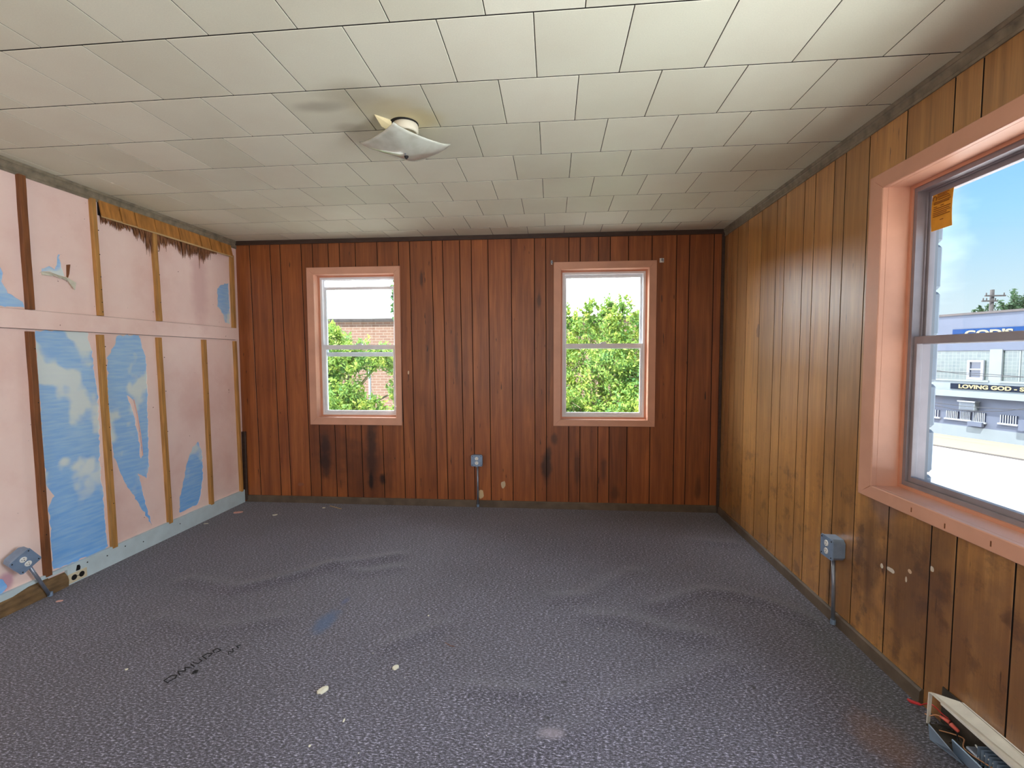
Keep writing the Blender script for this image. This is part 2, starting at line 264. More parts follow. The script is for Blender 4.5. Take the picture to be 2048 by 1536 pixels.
def mat_block_glass():
    m, t, b = newmat('glass_block'); co = N(t, 'ShaderNodeTexCoord')
    br = N(t, 'ShaderNodeTexBrick', offset=0.0); br.inputs['Scale'].default_value = 1; t.links.new(co.outputs['UV'], br.inputs[0])
    br.inputs['Color1'].default_value = (*s2l((40, 56, 58)), 1); br.inputs['Color2'].default_value = (*s2l((54, 68, 66)), 1); br.inputs['Mortar'].default_value = (*s2l((74, 80, 78)), 1)
    br.inputs['Brick Width'].default_value = .2; br.inputs['Row Height'].default_value = .2; br.inputs['Mortar Size'].default_value = .012
    t.links.new(br.outputs[0], b.inputs['Base Color']); b.inputs['Roughness'].default_value = .25; return m
M['pink'] = mat_pink(); M['cloud'] = mat_cloud(); M['carpet'] = mat_carpet(); M['tile'] = mat_tile()
M['glass'] = mat_glass('window_glass'); M['glass_dusty'] = mat_glass('dusty_window_glass', (.96, .98, 1.0), .015)
M['leaf_lime'] = mat_leaf('lime_leaves', (92, 144, 92), (142, 172, 86), (186, 192, 92)); M['leaf_green'] = mat_leaf('green_leaves', (56, 104, 74), (90, 132, 80), (134, 160, 96))
M['leaf_dark'] = mat_leaf('far_leaves', (30, 52, 38), (46, 70, 46), (64, 84, 52))
M['bark'] = basic('bark', (150, 135, 115), .9, .3, 20, bump=.5)
M['brick_tan'] = mat_brick('tan_brick', (116, 86, 74), (126, 96, 82), (140, 124, 114))
M['coping'] = basic('coping', (60, 55, 55), .8)
M['asphalt'] = basic('pale_street', (222, 218, 212), .9, .06, 2)
M['sidewalk'] = basic('cream_sidewalk', (118, 108, 92), .9, .08, 3)
M['kerb'] = basic('dark_kerb_stone', (60, 56, 52), .9)  # plain dark stone colour of the kerb
M['facade_grey'] = basic('painted_grey_facade', (68, 75, 90), .85, .05, 1.5)
M['facade_light'] = basic('painted_pale_facade', (98, 106, 110), .85, .04, 1.5)
M['sign_navy'] = basic('navy_sign_board', (10, 20, 34), .8, .1, spec=.1); M['sign_gold'] = basic('gold_letters', (124, 112, 74), .5, .05)
M['sign_blue'] = basic('blue_sign_board', (14, 44, 84), .8, .1, spec=.1)
M['far_glass'] = basic('far_window_glass', (26, 36, 56), .25); M['block_glass'] = mat_block_glass()
M['painted_block'] = basic('white_painted_block', (134, 146, 158), .85, .08, 8, bump=.6, bscale=30)
M['ext_trim'] = basic('exterior_trim', (118, 124, 132), .6, .04)
M['pole_wood'] = basic('utility_pole_wood', (48, 46, 46), .9); M['cable'] = basic('cable', (26, 28, 32), .7)
M['orange_paper'] = basic('orange_permit_paper', (226, 158, 44), .7, .08, 30); M['print'] = basic('faded_print', (150, 92, 30), .8)
mg, tg, bgp = newmat('frosted_lamp_glass'); bgp.inputs['Base Color'].default_value = (*s2l((196, 200, 184)), 1); bgp.inputs['Roughness'].default_value = .12
bgp.inputs['Coat Weight'].default_value = .5; bgp.inputs['Transmission Weight'].default_value = .12
n_ = N(tg, 'ShaderNodeTexNoise', i_Scale=14.0, i_Detail=4.0); c_ = N(tg, 'ShaderNodeTexCoord'); tg.links.new(c_.outputs['Object'], n_.inputs['Vector'])
tg.links.new(ramp(tg, n_.outputs[0], [(.35, s2l((196, 198, 182))), (.6, s2l((212, 216, 202)))]), bgp.inputs['Base Color']); M['lamp_glass'] = mg

# ------------------------------------------------------------------ mesh helpers
def link(name, me, m=None, parent=None):
    o = bpy.data.objects.new(name, me); C.objects.link(o)
    if m is not None and me is not None and not me.materials: me.materials.append(M[m])
    if parent is not None: o.parent = parent
    return o
def obj(name, bm, m, parent=None, smooth=False):
    bmesh.ops.recalc_face_normals(bm, faces=bm.faces[:])
    me = bpy.data.meshes.new(name); bm.to_mesh(me); bm.free()
    if smooth:
        for p in me.polygons: p.use_smooth = True
    return link(name, me, m, parent)
def tag(o, label=None, cat=None, group=None, kind=None):
    if label: o['label'] = label
    if cat: o['category'] = cat
    if group: o['group'] = group
    if kind: o['kind'] = kind
    return o
def thing(name, label, cat, loc, group=None):
    o = bpy.data.objects.new(name, None); C.objects.link(o); o.location = loc; o.empty_display_size = .05
    return tag(o, label, cat, group)
def box(bm, lo, hi, bev=0.0, mat=None):
    vs_ = [bm.verts.new((x, y, z)) for x in (lo[0], hi[0]) for y in (lo[1], hi[1]) for z in (lo[2], hi[2])]
    fs = [bm.faces.new([vs_[i] for i in q]) for q in ((0, 1, 3, 2), (4, 6, 7, 5), (0, 4, 5, 1), (2, 3, 7, 6), (0, 2, 6, 4), (1, 5, 7, 3))]
    if bev:
        es = list({e for f in fs for e in f.edges})
        r = bmesh.ops.bevel(bm, geom=es, offset=bev, segments=1, affect='EDGES', clamp_overlap=True)
        vs_ = list({v for f in r['faces'] for v in f.verts} | {v for v in vs_ if v.is_valid})
    if mat is not None: bmesh.ops.transform(bm, matrix=mat, verts=[v for v in vs_ if v.is_valid])
    return vs_
def bx(name, lo, hi, m, parent=None, bev=0.0):
    bm = bmesh.new(); box(bm, lo, hi, bev); return obj(name, bm, m, parent)
def prism(bm, front, back):
    """two matching loops of 3-d points joined to a solid"""
    a = [bm.verts.new(p) for p in front]; b = [bm.verts.new(p) for p in back]; n = len(a)
    bm.faces.new(a); bm.faces.new(b[::-1])
    for i in range(n): bm.faces.new([a[(i+1) % n], a[i], b[i], b[(i+1) % n]])
def tube(bm, pts, r, seg=10, caps=True):
    rings = []; pts = [Vector(p) for p in pts]
    for i, p in enumerate(pts):
        d = (pts[min(i+1, len(pts)-1)]-pts[max(i-1, 0)]).normalized()
        a = d.cross(Vector((0, 0, 1)) if abs(d.z) < .9 else Vector((1, 0, 0))).normalized(); b = d.cross(a)
        rr = r[i] if isinstance(r, (list, tuple)) else r
        rings.append([bm.verts.new(p+rr*(math.cos(2*math.pi*k/seg)*a+math.sin(2*math.pi*k/seg)*b)) for k in range(seg)])
    for i in range(len(rings)-1):
        for k in range(seg): bm.faces.new([rings[i][k], rings[i][(k+1) % seg], rings[i+1][(k+1) % seg], rings[i+1][k]])
    if caps: bm.faces.new(rings[0][::-1]); bm.faces.new(rings[-1])
def lathe(bm, prof, c=(0, 0, 0), seg=32):
    rings = [[bm.verts.new((c[0]+r*math.cos(2*math.pi*k/seg), c[1]+r*math.sin(2*math.pi*k/seg), c[2]+z)) for k in range(seg)] for r, z in prof]
    for i in range(len(rings)-1):
        for k in range(seg): bm.faces.new([rings[i][k], rings[i][(k+1) % seg], rings[i+1][(k+1) % seg], rings[i+1][k]])
    bm.faces.new(rings[0]); bm.faces.new(rings[-1][::-1])
def polysheet(name, outer, holes, t, tofn, m, parent, rough=.006):
    """thin sheet with ragged holes; tofn(u,v,w) -> world"""
    def rag(loop, seg=.014):
        out = []
        for i in range(len(loop)):
            a = Vector(loop[i]); b = Vector(loop[(i+1) % len(loop)]); n = max(1, int((b-a).length/seg))
            for k in range(n):
                p = a.lerp(b, k/n); q = noise.noise_vector(Vector((p.x*37, p.y*37, 1.3)))
                out.append(Vector((p.x+q.x*rough*2, p.y+q.y*rough*2)))
        return out
    loops = [[Vector(p) for p in outer]]+[rag(h) for h in holes]
    verts = []; edges = []; faces = []
    for lp in loops:
        s = len(verts); verts += lp; edges += [(s+i, s+(i+1) % len(lp)) for i in range(len(lp))]
    vo, eo, fo, *_ = delaunay_2d_cdt(verts, edges, [], 1, 1e-6)
    def inside(p, lp):
        c = False; j = len(lp)-1
        for i in range(len(lp)):
            if (lp[i].y > p.y) != (lp[j].y > p.y) and p.x < (lp[j].x-lp[i].x)*(p.y-lp[i].y)/(lp[j].y-lp[i].y)+lp[i].x: c = not c
            j = i
        return c
    bm = bmesh.new(); fr = [bm.verts.new(tofn(v.x, v.y, 0)) for v in vo]
    for f in fo:
        c = sum((vo[i] for i in f), Vector((0, 0)))/len(f)
        if inside(c, loops[0]) and sum(inside(c, l) for l in loops[1:]) % 2 == 0:
            try: bm.faces.new([fr[i] for i in f])
            except ValueError: pass
    bmesh.ops.delete(bm, geom=[v for v in bm.verts if not v.link_faces], context='VERTS')
    r = bmesh.ops.extrude_face_region(bm, geom=bm.faces[:]+bm.edges[:]+bm.verts[:])
    dv = Vector(tofn(0, 0, t))-Vector(tofn(0, 0, 0))
    bmesh.ops.translate(bm, verts=[g for g in r['geom'] if isinstance(g, bmesh.types.BMVert)], vec=dv)
    return obj(name, bm, m, parent)
def rect_ring(bm, o, i, d0, d1, T, inset=0.0):
    """rectangular frame with mitred members; o,i = (u0,u1,z0,z1); depth d0..d1; one closed solid"""
    def loop(r, d): return [Vector(T(r[0], d, r[2])), Vector(T(r[1], d, r[2])), Vector(T(r[1], d, r[3])), Vector(T(r[0], d, r[3]))]
    L = [[bm.verts.new(p) for p in loop(r, d)] for r, d in ((o, d1), (o, d0), (i, d0), (i, d1))]
    for k in range(4):
        for j in range(4):
            bm.faces.new([L[k][j], L[k][(j+1) % 4], L[(k+1) % 4][(j+1) % 4], L[(k+1) % 4][j]])
def member(name, o, i, side, d0, d1, T, m, parent, bev=.003):
    """one mitred member of a frame: side 0 bottom,1 right,2 top,3 left"""
    oc = [(o[0], o[2]), (o[1], o[2]), (o[1], o[3]), (o[0], o[3])]; ic = [(i[0], i[2]), (i[1], i[2]), (i[1], i[3]), (i[0], i[3])]
    a, b = side, (side+1) % 4; q = [oc[a], oc[b], ic[b], ic[a]]
    cx = sum(p[0] for p in q)/4; cz = sum(p[1] for p in q)/4
    def sh(p, e):
        dx, dz = cx-p[0], cz-p[1]; return (p[0]+(e if dx > 0 else -e)*(1 if side in (1, 3) else .3), p[1]+(e if dz > 0 else -e)*(1 if side in (0, 2) else .3))
    bm = bmesh.new()
    back = [T(p[0], d1, p[1]) for p in q]; mid = [T(p[0], d0+bev, p[1]) for p in q]; front = [T(*(lambda s: (s[0], d0, s[1]))(sh(p, bev))) for p in q]
    R_ = [[bm.verts.new(p) for p in l] for l in (front, mid, back)]
    bm.faces.new(R_[0]); bm.faces.new(R_[2][::-1])
    for k in range(2):
        for j in range(4): bm.faces.new([R_[k][(j+1) % 4], R_[k][j], R_[k+1][j], R_[k+1][(j+1) % 4]])
    return obj(name, bm, m, parent)
TB = lambda u, d, z: (u, D+d, z)            # back wall: u = x
TR = lambda u, d, z: (XR+d, -u, z)          # right wall: u = -y

# ------------------------------------------------------------------ floor
RID = [([(-2.195, 2.621), (-1.835, 2.543), (-1.598, 2.713), (-1.424, 2.894), (-1.244, 2.96), (-1.045, 3.056)], .016, .055),
 ([(-1.424, 2.894), (-1.176, 2.792), (-0.986, 2.879)], .010, .05), ([(0.032, 2.574), (0.185, 2.605), (0.36, 2.801), (0.505, 2.948)], .011, .06),
 ([(0.584, 2.546), (0.738, 2.649), (0.873, 2.725), (1.049, 2.693), (1.209, 2.595), (1.312, 2.454)], .016, .055), ([(0.206, 2.398), (0.379, 2.396), (0.563, 2.304), (0.733, 2.275)], .011, .06),
 ([(-0.336, 1.83), (-0.195, 1.816), (-0.072, 1.821)], .010, .04), ([(-0.766, 2.074), (-0.658, 2.15), (-0.551, 2.259)], .009, .05), ([(1.309, 3.444), (1.036, 3.485)], .008, .06),
 ([(-0.153, 1.531), (0.021, 1.604), (0.147, 1.676)], .008, .05), ([(0.208, 1.783), (0.436, 1.877), (0.773, 2.075)], .009, .06), ([(-2.0, 2.2), (-1.7, 2.12), (-1.4, 2.25)], .008, .06)]
def floor_z(x, y):
    z = 0
    for pts, h, w in RID:
        dm = 9
        for (ax, ay), (bx_, by) in zip(pts, pts[1:]):
            vx, vy = bx_-ax, by-ay; t = max(0, min(1, ((x-ax)*vx+(y-ay)*vy)/(vx*vx+vy*vy))); dm = min(dm, math.hypot(x-ax-t*vx, y-ay-t*vy))
        z += h*math.exp(-(dm/w)**2)
    z += .004*(noise.noise(Vector((x*2.1, y*2.1, 0)))+.5)
    e = min(x-XL, XR-x, D-y); return z*min(1, max(0, e/.12))
bm = bmesh.new(); nx, ny = 144, 196; G = []
for j in range(ny+1):
    y = YN+(D-YN)*j/ny; G.append([bm.verts.new(((XL-.03)+(XR-XL+.06)*i/nx, y, floor_z((XL-.03)+(XR-XL+.06)*i/nx, y))) for i in range(nx+1)])
for j in range(ny):
    for i in range(nx): bm.faces.new([G[j][i], G[j][i+1], G[j+1][i+1], G[j+1][i]])
floor = tag(obj('floor', bm, 'carpet', smooth=True), 'worn brown and grey speckled carpet with shallow wrinkles', kind='structure')
bx('subfloor', (XL-.1, YN-.1, -.12), (XR+.1, D+.1, -.012), 'dark_gap', floor)
# ------------------------------------------------------------------ ceiling with lapped tiles
ceil = tag(bx('ceiling', (XL-.15, YN-.15, H+.012), (XR+.2, D+.2, H+.12), 'dark_gap'), 'ceiling of ivory tiles laid in staggered rows', kind='structure')
M['tile_core'] = basic('tile_core', (34, 28, 22), .9)
ceil.data.materials[0] = M['tile_core']
sl = -.012
def tile(bm, x0, x1, y0, y1, g=.0014, gy=.0030, ch=.0012):
    x0 += g; x1 -= g; y0 += gy; y1 -= gy
    f = lambda x, y, z: (x, y+sl*(x+.5), z)
    top = [f(x0, y0, H+.013), f(x1, y0, H+.013), f(x1, y1, H+.013), f(x0, y1, H+.013)]
    mid = [f(x0, y0, H+ch), f(x1, y0, H+ch), f(x1, y1, H+ch), f(x0, y1, H+ch)]
    low = [f(x0+ch, y0+ch, H), f(x1-ch, y0+ch, H), f(x1-ch, y1-ch, H), f(x0+ch, y1-ch, H)]
    L = [[bm.verts.new(p) for p in l] for l in (low, mid, top)]
    bm.faces.new(L[0])
    for k in range(2):
        for j in range(4): bm.faces.new([L[k][(j+1) % 4], L[k][j], L[k+1][j], L[k+1][(j+1) % 4]]).material_index = k
tw, td = .3045, .342
rest = bmesh.new()
for r in range(-9, 9):
    y0 = 1.517+td*r; y1 = min(y0+td, D+.03)
    off = -.060 if r % 2 == 0 else .097
    k0 = math.floor((XL-off)/tw); x = off+k0*tw
    while x < XR:
        a, b = max(x, XL-.01), min(x+tw, XR+.01)
        if b-a > .015:
            if r >= -2:
                bm = bmesh.new(); tile(bm, a, b, y0, y1); obj('ceiling_tile', bm, 'tile', ceil).data.materials.append(M['tile_core'])
            else: tile(rest, a, b, y0, y1)
        x += tw
rt_ = tag(obj('ceiling_tile', rest, 'tile', ceil), kind='stuff'); rt_.data.materials.append(M['tile_core'])
# ------------------------------------------------------------------ walls: backing + planks
W1 = (-2.205, -1.345, .732, 2.150); W1i = (-2.137, -1.400, .800, 2.087)
W2 = (.010, .879, .740, 2.156); W2i = (.073, .816, .797, 2.095)
W3 = (-2.290, -.93, .715, 2.135); W3i = (-2.203, -1.015, .772, 2.067)
def wall_with_holes(name, u0, u1, z0, z1, d0, d1, holes, T, m):
    bm = bmesh.new(); us = sorted({u0, u1}|{h[0] for h in holes}|{h[1] for h in holes})
    for a, b in zip(us, us[1:]):
        hs = [h for h in holes if h[0] < (a+b)/2 < h[1]]
        for c, d in ([(z0, z1)] if not hs else [(z0, hs[0][2]), (hs[0][3], z1)]):
            p = [T(a, d0, c), T(b, d0, c), T(b, d0, d), T(a, d0, d)]; q = [T(a, d1, c), T(b, d1, c), T(b, d1, d), T(a, d1, d)]
            prism(bm, p, q)
    return obj(name, bm, m)
def grow(r, e): return (r[0]-e, r[1]+e, r[2]-e, r[3]+e)
wb = tag(wall_with_holes('wall_back', XL-.2, XR+.16, -.1, H+.1, .007, .16, [grow(W1i, .02), grow(W2i, .02)], TB, 'dark_gap'), 'back wall of brown grooved wood panelling', kind='structure')
wr = tag(wall_with_holes('wall_right', -D-.12, -YN, -.1, H+.1, .007, .17, [grow(W3i, .02)], TR, 'dark_gap'), 'right wall of honey brown grooved wood panelling', kind='structure')
def plank(ga, gb, z0, z1, win, T, m, parent, cut=None):
    """ga, gb: (u_bottom, u_top) of the grooves left and right; win: casing rectangles"""
    g = .0030; ch = .0010
    lu = lambda gr, z: gr[0]+(gr[1]-gr[0])*(z/H)
    for w in win:
        a, b = max(lu(ga, 0), lu(ga, H)), min(lu(gb, 0), lu(gb, H)); h = grow(w, -.03)
        if b < h[0] or a > h[1]: continue
        zb, zt = h[2], h[3]
        if a >= h[0]-.02 and b <= h[1]+.02:
            plank(ga, gb, z0, zb, [], T, m, parent); plank(ga, gb, zt, z1, [], T, m, parent); return
        if a < h[0]:
            def pts(e, ed):
                return [(lu(ga, z0)+e, z0), (lu(gb, z0)-e, z0), (lu(gb, zb)-e, zb), (h[0], zb), (h[0], zt), (lu(gb, zt)-e, zt), (lu(gb, z1)-e, z1), (lu(ga, z1)+e, z1)]
        else:
            def pts(e, ed):
                return [(lu(ga, z0)+e, z0), (lu(gb, z0)-e, z0), (lu(gb, z1)-e, z1), (lu(ga, z1)+e, z1), (lu(ga, zt)+e, zt), (h[1], zt), (h[1], zb), (lu(ga, zb)+e, zb)]
        break
    else:
        def pts(e, ed):
            p = [(lu(ga, z0)+e, z0), (lu(gb, z0)-e, z0), (lu(gb, z1)-e, z1), (lu(ga, z1)+e, z1)]
            if cut: p = [(p[0][0], p[0][1])]+cut+p[1:] if cut[0][1] == z0 else p
            return p
    bm = bmesh.new()
    L = [[bm.verts.new(T(u, d, z)) for u, z in pts(e, 0)] for e, d in ((g+ch, 0), (g, ch), (g, .0075))]
    bm.faces.new(L[0]); bm.faces.new(L[2][::-1]); n = len(L[0])
    for k in range(2):
        for j in range(n): bm.faces.new([L[k][(j+1) % n], L[k][j], L[k+1][j], L[k+1][(j+1) % n]]).material_index = k
    obj('plank', bm, m, parent).data.materials.append(M['dark_gap'])
tops = [-2.745, -2.551, -2.456, -2.257, -2.151, -2.005, -1.9, -1.754, -1.554, -1.358, -1.258, -1.06, -0.962, -0.811, -0.708, -0.561, -0.358, -0.156, -0.059, 0.139, 0.236, 0.391, 0.49, 0.643, 0.839, 1.042, 1.147, 1.347]
bots = [-2.71, -2.512, -2.414, -2.22, -2.12, -1.971, -1.87, -1.723, -1.522, -1.329, -1.232, -1.03, -0.934, -0.784, -0.688, -0.541, -0.344, -0.149, -0.047, 0.148, 0.245, 0.4, 0.496, 0.649, 0.844, 1.047, 1.146, 1.349]
gr = [(XL-.02, XL-.02)]+list(zip(bots, tops))+[(XR+.01, XR+.01)]
for a, b in zip(gr, gr[1:]): plank(a, b, .0, H, [W1, W2], TB, 'panel_back', wb)
ys = [4.06, 3.97, 3.86, 3.67, 3.438, 3.217, 3.105, 2.888, 2.778, 2.603, 2.510, 2.335, 2.108, 1.880, 1.768, 1.554, 1.335, 1.22, .99, .87, .65, .43, .32, .09, -.12, -.24, -.47, -.6, -.82, -1.05, -1.27, -1.4]
gr = [(-D-.01, -D-.01)]+[(-y-.004, -y+.006) for y in ys]+[(-YN, -YN)]
for a, b in zip(gr, gr[1:]):
    cut = [(-1.868, .0), (-1.868, .098), (-1.806, .090), (-1.80, .0)] if abs(a[0]+1.884) < .01 else None
    plank(a, b, .0, H, [W3], TR, 'panel_right', wr, cut)
# left wall: cloud-painted plaster behind a torn pink skin
wl = tag(bx('wall_left', (XL-.12, YN-.1, -.1), (XL-.003, D+.12, H+.1), 'cloud'), 'left wall of pink painted board torn to show blue cloud paper', kind='structure')
TL = lambda u, v, w: (XL-w, u, v)
T1 = [(2.416, 1.5), (2.569, 1.51), (2.726, 1.506), (2.74, 1.387), (2.753, 1.256), (2.764, 1.097), (2.765, 0.857), (2.753, 0.698), (2.765, 0.479), (2.769, 0.313), (2.778, 0.131), (2.75, 0.101), (2.615, 0.118), (2.438, 0.121), (2.438, 0.428), (2.434, 0.491), (2.468, 0.553), (2.431, 0.612), (2.423, 0.854), (2.423, 1.15), (2.42, 1.384)]
T2 = [(2.917, 1.496), (3.093, 1.504), (3.106, 1.434), (3.136, 1.361), (3.14, 1.198), (3.125, 0.796), (3.119, 0.572), (3.095, 0.487), (3.03, 0.548), (3.05, 0.44), (3.084, 0.28), (3.12, 0.138), (3.072, 0.231), (2.996, 0.374), (2.923, 0.504), (2.882, 0.613), (2.85, 0.704), (2.839, 0.899), (2.836, 1.118), (2.842, 1.348), (2.898, 1.43)]
T2h = [(2.975, 1.09), (3.018, 1.06), (3.037, 0.957), (3.057, 0.808), (3.07, 0.658), (3.058, 0.643), (3.045, 0.81), (3.013, 0.974)]
T3 = [(3.594, 0.667), (3.638, 0.555), (3.635, 0.364), (3.604, 0.233), (3.565, 0.158), (3.369, 0.138), (3.386, 0.264), (3.425, 0.385), (3.463, 0.508), (3.523, 0.612)]
T4 = [(2.10, .20), (2.177, 0.197), (2.195, 0.183), (2.207, 0.137), (2.201, 0.118), (2.10, 0.115)]
T5 = [(2.20, 1.84), (2.27, 1.832), (2.28, 1.807), (2.28, 1.746), (2.298, 1.694), (2.333, 1.671), (2.371, 1.661), (2.372, 1.623), (2.324, 1.621), (2.20, 1.618)]
T6 = [(2.455, 1.823), (2.474, 1.856), (2.517, 1.872), (2.545, 1.861), (2.558, 1.893), (2.564, 1.947), (2.578, 1.95), (2.58, 1.898), (2.596, 1.847), (2.602, 1.826), (2.558, 1.833), (2.515, 1.842), (2.473, 1.834)]
T7 = [(3.941, 1.978), (4.035, 2.003), (4.039, 1.774), (4.032, 1.646), (3.981, 1.648), (3.944, 1.73), (3.883, 1.792), (3.891, 1.882), (3.887, 1.937)]
polysheet('pink_skin', [(YN, 0), (D, 0), (D, H), (YN, H)], [T1, T2, T2h, T3, T4, T5, T6, T7], .003, TL, 'pink', wl)
# curled flap below the small tear, and the rolled edge of the long tear
bm = bmesh.new()
prof = [((2.470, 1.836), .004), ((2.515, 1.842), .022), ((2.558, 1.833), .026), ((2.602, 1.826), .018)]
for (a, da), (b, db) in zip(prof, prof[1:]):
    prism(bm, [(XL, a[0], a[1]), (XL, b[0], b[1]), (XL+db, b[0], b[1]-.022), (XL+da, a[0], a[1]-.016)], [(XL-.002, a[0], a[1]-.003), (XL-.002, b[0], b[1]-.003), (XL+db-.002, b[0], b[1]-.025), (XL+da-.002, a[0], a[1]-.019)])
prism(bm, [(XL+.004, 2.60, 1.83), (XL+.02, 2.648, 1.80), (XL+.03, 2.63, 1.755), (XL+.02, 2.612, 1.79)], [(XL+.002, 2.60, 1.828), (XL+.018, 2.648, 1.798), (XL+.028, 2.63, 1.753), (XL+.018, 2.612, 1.788)])
tag(obj('torn_flap', bm, 'plaster', wl), 'curled torn flap of painted paper')
bm = bmesh.new(); prism(bm, [(XL+.002, 2.608, 1.80), (XL+.002, 2.612, 1.90), (XL+.008, 2.630, 1.905), (XL+.01, 2.618, 1.845)], [(XL, 2.608, 1.80), (XL, 2.612, 1.90), (XL, 2.630, 1.905), (XL, 2.618, 1.845)]); obj('torn_edge', bm, 'stud_dark', wl)
bm = bmesh.new(); tube(bm, [(XL+.004, 3.018, 1.06), (XL+.006, 3.037, .957), (XL+.006, 3.057, .808), (XL+.003, 3.068, .66)], .0025, 6); obj('rolled_edge', bm, 'pink_chip', wl)
# battens ("furring strips"), rail board
def strip_(y0, w, z0, z1, m, lab=None, t=.025, dy=0.0):
    bm = bmesh.new(); n = 10; L = []
    for k in range(n+1):
        z = z0+(z1-z0)*k/n; j = .0022*noise.noise(Vector((y0*9, z*6, 0))); s = dy*k/n
        L.append([bm.verts.new(p) for p in ((XL+.0005, y0+s+j, z), (XL+t-.002, y0+s+j, z), (XL+t, y0+s+j+.002, z), (XL+t, y0+s+w+j-.002, z), (XL+t-.002, y0+s+w+j, z), (XL+.0005, y0+s+w+j, z))])
    for k in range(n):
        for i in range(6): bm.faces.new([L[k][i], L[k][(i+1) % 6], L[k+1][(i+1) % 6], L[k+1][i]])
    bm.faces.new(L[0][::-1]); bm.faces.new(L[-1]); o = obj('furring_strip', bm, m, wl); return tag(o, lab) if lab else o
strip_(2.374, .034, 1.615, 2.335, 'stud_dark', 'darkest brown furring strip, upper left', dy=-.008)
strip_(2.784, .029, 1.615, 2.34, 'stud', dy=-.015); strip_(3.236, .034, 1.615, 2.25, 'stud', dy=-.018); strip_(4.050, .036, 1.612, 2.26, 'stud')
strip_(2.381, .033, .108, 1.494, 'stud_dark', dy=-.016); strip_(2.790, .036, .106, 1.494, 'stud', dy=-.02); strip_(3.248, .034, .106, 1.494, 'stud', dy=-.028)
strip_(3.685, .034, .11, 1.494, 'stud', dy=-.014); strip_(4.075, .028, .11, 1.494, 'stud', dy=-.02)
for yy in (1.95, 1.52, 1.09): strip_(yy, .036, 1.615, 2.335, 'stud'); strip_(yy, .036, .11, 1.494, 'stud')
bx('rail_shade_strip', (XL+.0004, YN, 1.5062), (XL+.006, 4.087, 1.6138), 'dark_gap', wl)  # thin dark strip, stands in for the shade along the rail edges
bx('rail_board', (XL, YN, 1.508), (XL+.022, 4.085, 1.612), 'pink', wl, .002)
# nail heads and knots in the strips
for (y, zs) in ((2.795, (2.15, 2.0, 1.86, 1.78, 1.70, 1.64)), (3.25, (2.12, 1.95, 1.75)), (2.80, (1.42, 1.3, 1.05, .9, .75, .62, .4)), (3.26, (1.35, 1.1, .8, .5, .3)), (2.385, (1.4, 1.1, .6, .35)), (3.69, (1.3, 1.05, .7, .35))):
    for z in zs:
        bm = bmesh.new(); tube(bm, [(XL+.024, y+.008, z), (XL+.0262, y+.008, z)], .0032, 7); obj('nail_head', bm, 'black', wl)
# remnants of fibre boards under the crown, with rotted fringe
ed = [2.823, 2.968, 3.081, 3.246, 3.467, 3.69, 3.799, 3.93, 4.07]
for a, b in zip(ed, ed[1:]):
    t0 = .012+.006*random.random()
    bm = bmesh.new(); a += .0015; b -= .0015; prism(bm, [(XL+t0+.018, a+.002, 2.243+.004*random.random()), (XL+t0+.018, b-.002, 2.248), (XL+t0, b-.004, 2.345), (XL+t0, a+.004, 2.345)], [(XL+t0+.010, a+.002, 2.243), (XL+t0+.010, b-.002, 2.248), (XL+t0-.008, b-.004, 2.345), (XL+t0-.008, a+.004, 2.345)])
    obj('fibre_board', bm, 'lath', wl)
bx('fibre_board', (XL+.027, 2.825, 2.238), (XL+.031, 4.06, 2.249), 'straw', wl)
bx('fibre_backing', (XL+.001, 2.826, 2.252), (XL+.007, 4.068, 2.34), 'dark_gap', wl)
bm = bmesh.new(); y = 2.84
while y < 3.88:
    base = .035+.10*max(0, 1-abs(y-3.22)/.16)+.075*max(0, 1-abs(y-3.52)/.12)+.07*max(0, 1-abs(y-3.70)/.14)+.015*(noise.noise(Vector((y*14, 0, 0)))+.4)
    if y > 3.8: base *= .5
    l = base*(.45+.85*random.random())
    if random.random() < .06: l *= 1.6
    w = .004+.008*random.random(); x = XL+.003+.016*random.random(); dy = random.uniform(-.006, .012)
    prism(bm, [(x, y-w, 2.25), (x, y+w, 2.25), (x, y+dy+w*.5, 2.245-l*.55), (x-.001, y+dy, 2.245-l), (x, y+dy-w*.6, 2.245-l*.5)], [(x-.001, y-w, 2.25), (x-.001, y+w, 2.25), (x-.001, y+dy+w*.5, 2.245-l*.55), (x-.002, y+dy, 2.245-l), (x-.001, y+dy-w*.6, 2.245-l*.5)])
    y += .0030+.002*random.random()
tag(obj('torn_fibre', bm, 'fringe', wl), 'rotted brown fibre fringe hanging over the pink board', kind='stuff')
# wall behind the camera
wf = tag(bx('wall_front', (XL-.1, YN-.12, -.1), (XR+.1, YN, H+.1), 'panel_right'), 'wood panelled wall behind the camera', kind='structure')
# ------------------------------------------------------------------ trims and baseboards
def run(name, prof, p0, p1, ax, sgn, m, lab=None):
    """extrude profile (out, z) along a wall. ax 'x': wall plane y=D, out=-y ; ax 'y': wall plane x, out = sgn*x"""
    bm = bmesh.new()
    if ax == 'x': A = [(p0, D-o, z) for o, z in prof]; B = [(p1, D-o, z) for o, z in prof]
    else: A = [((XR if sgn < 0 else XL)+sgn*o, p0, z) for o, z in prof]; B = [((XR if sgn < 0 else XL)+sgn*o, p1, z) for o, z in prof]
    prism(bm, A, B); o = tag(obj(name, bm, m), lab, kind='structure'); return o
cr = [(-.005, H+.002), (-.005, H-.062), (.006, H-.062), (.008, H-.052), (.005, H-.048), (.009, H-.026), (.014, H-.020), (.011, H-.014), (.016, H-.004), (.016, H+.002)]
run('trim_1', cr, YN, D, 'y', -1, 'grey_trim', 'worn grey brown crown moulding along the right wall')
run('trim_2', [(o*1.2, z+(-.006 if z < H-.05 else 0)) for o, z in cr], YN, D, 'y', 1, 'grey_trim', 'worn grey brown crown moulding along the left wall')
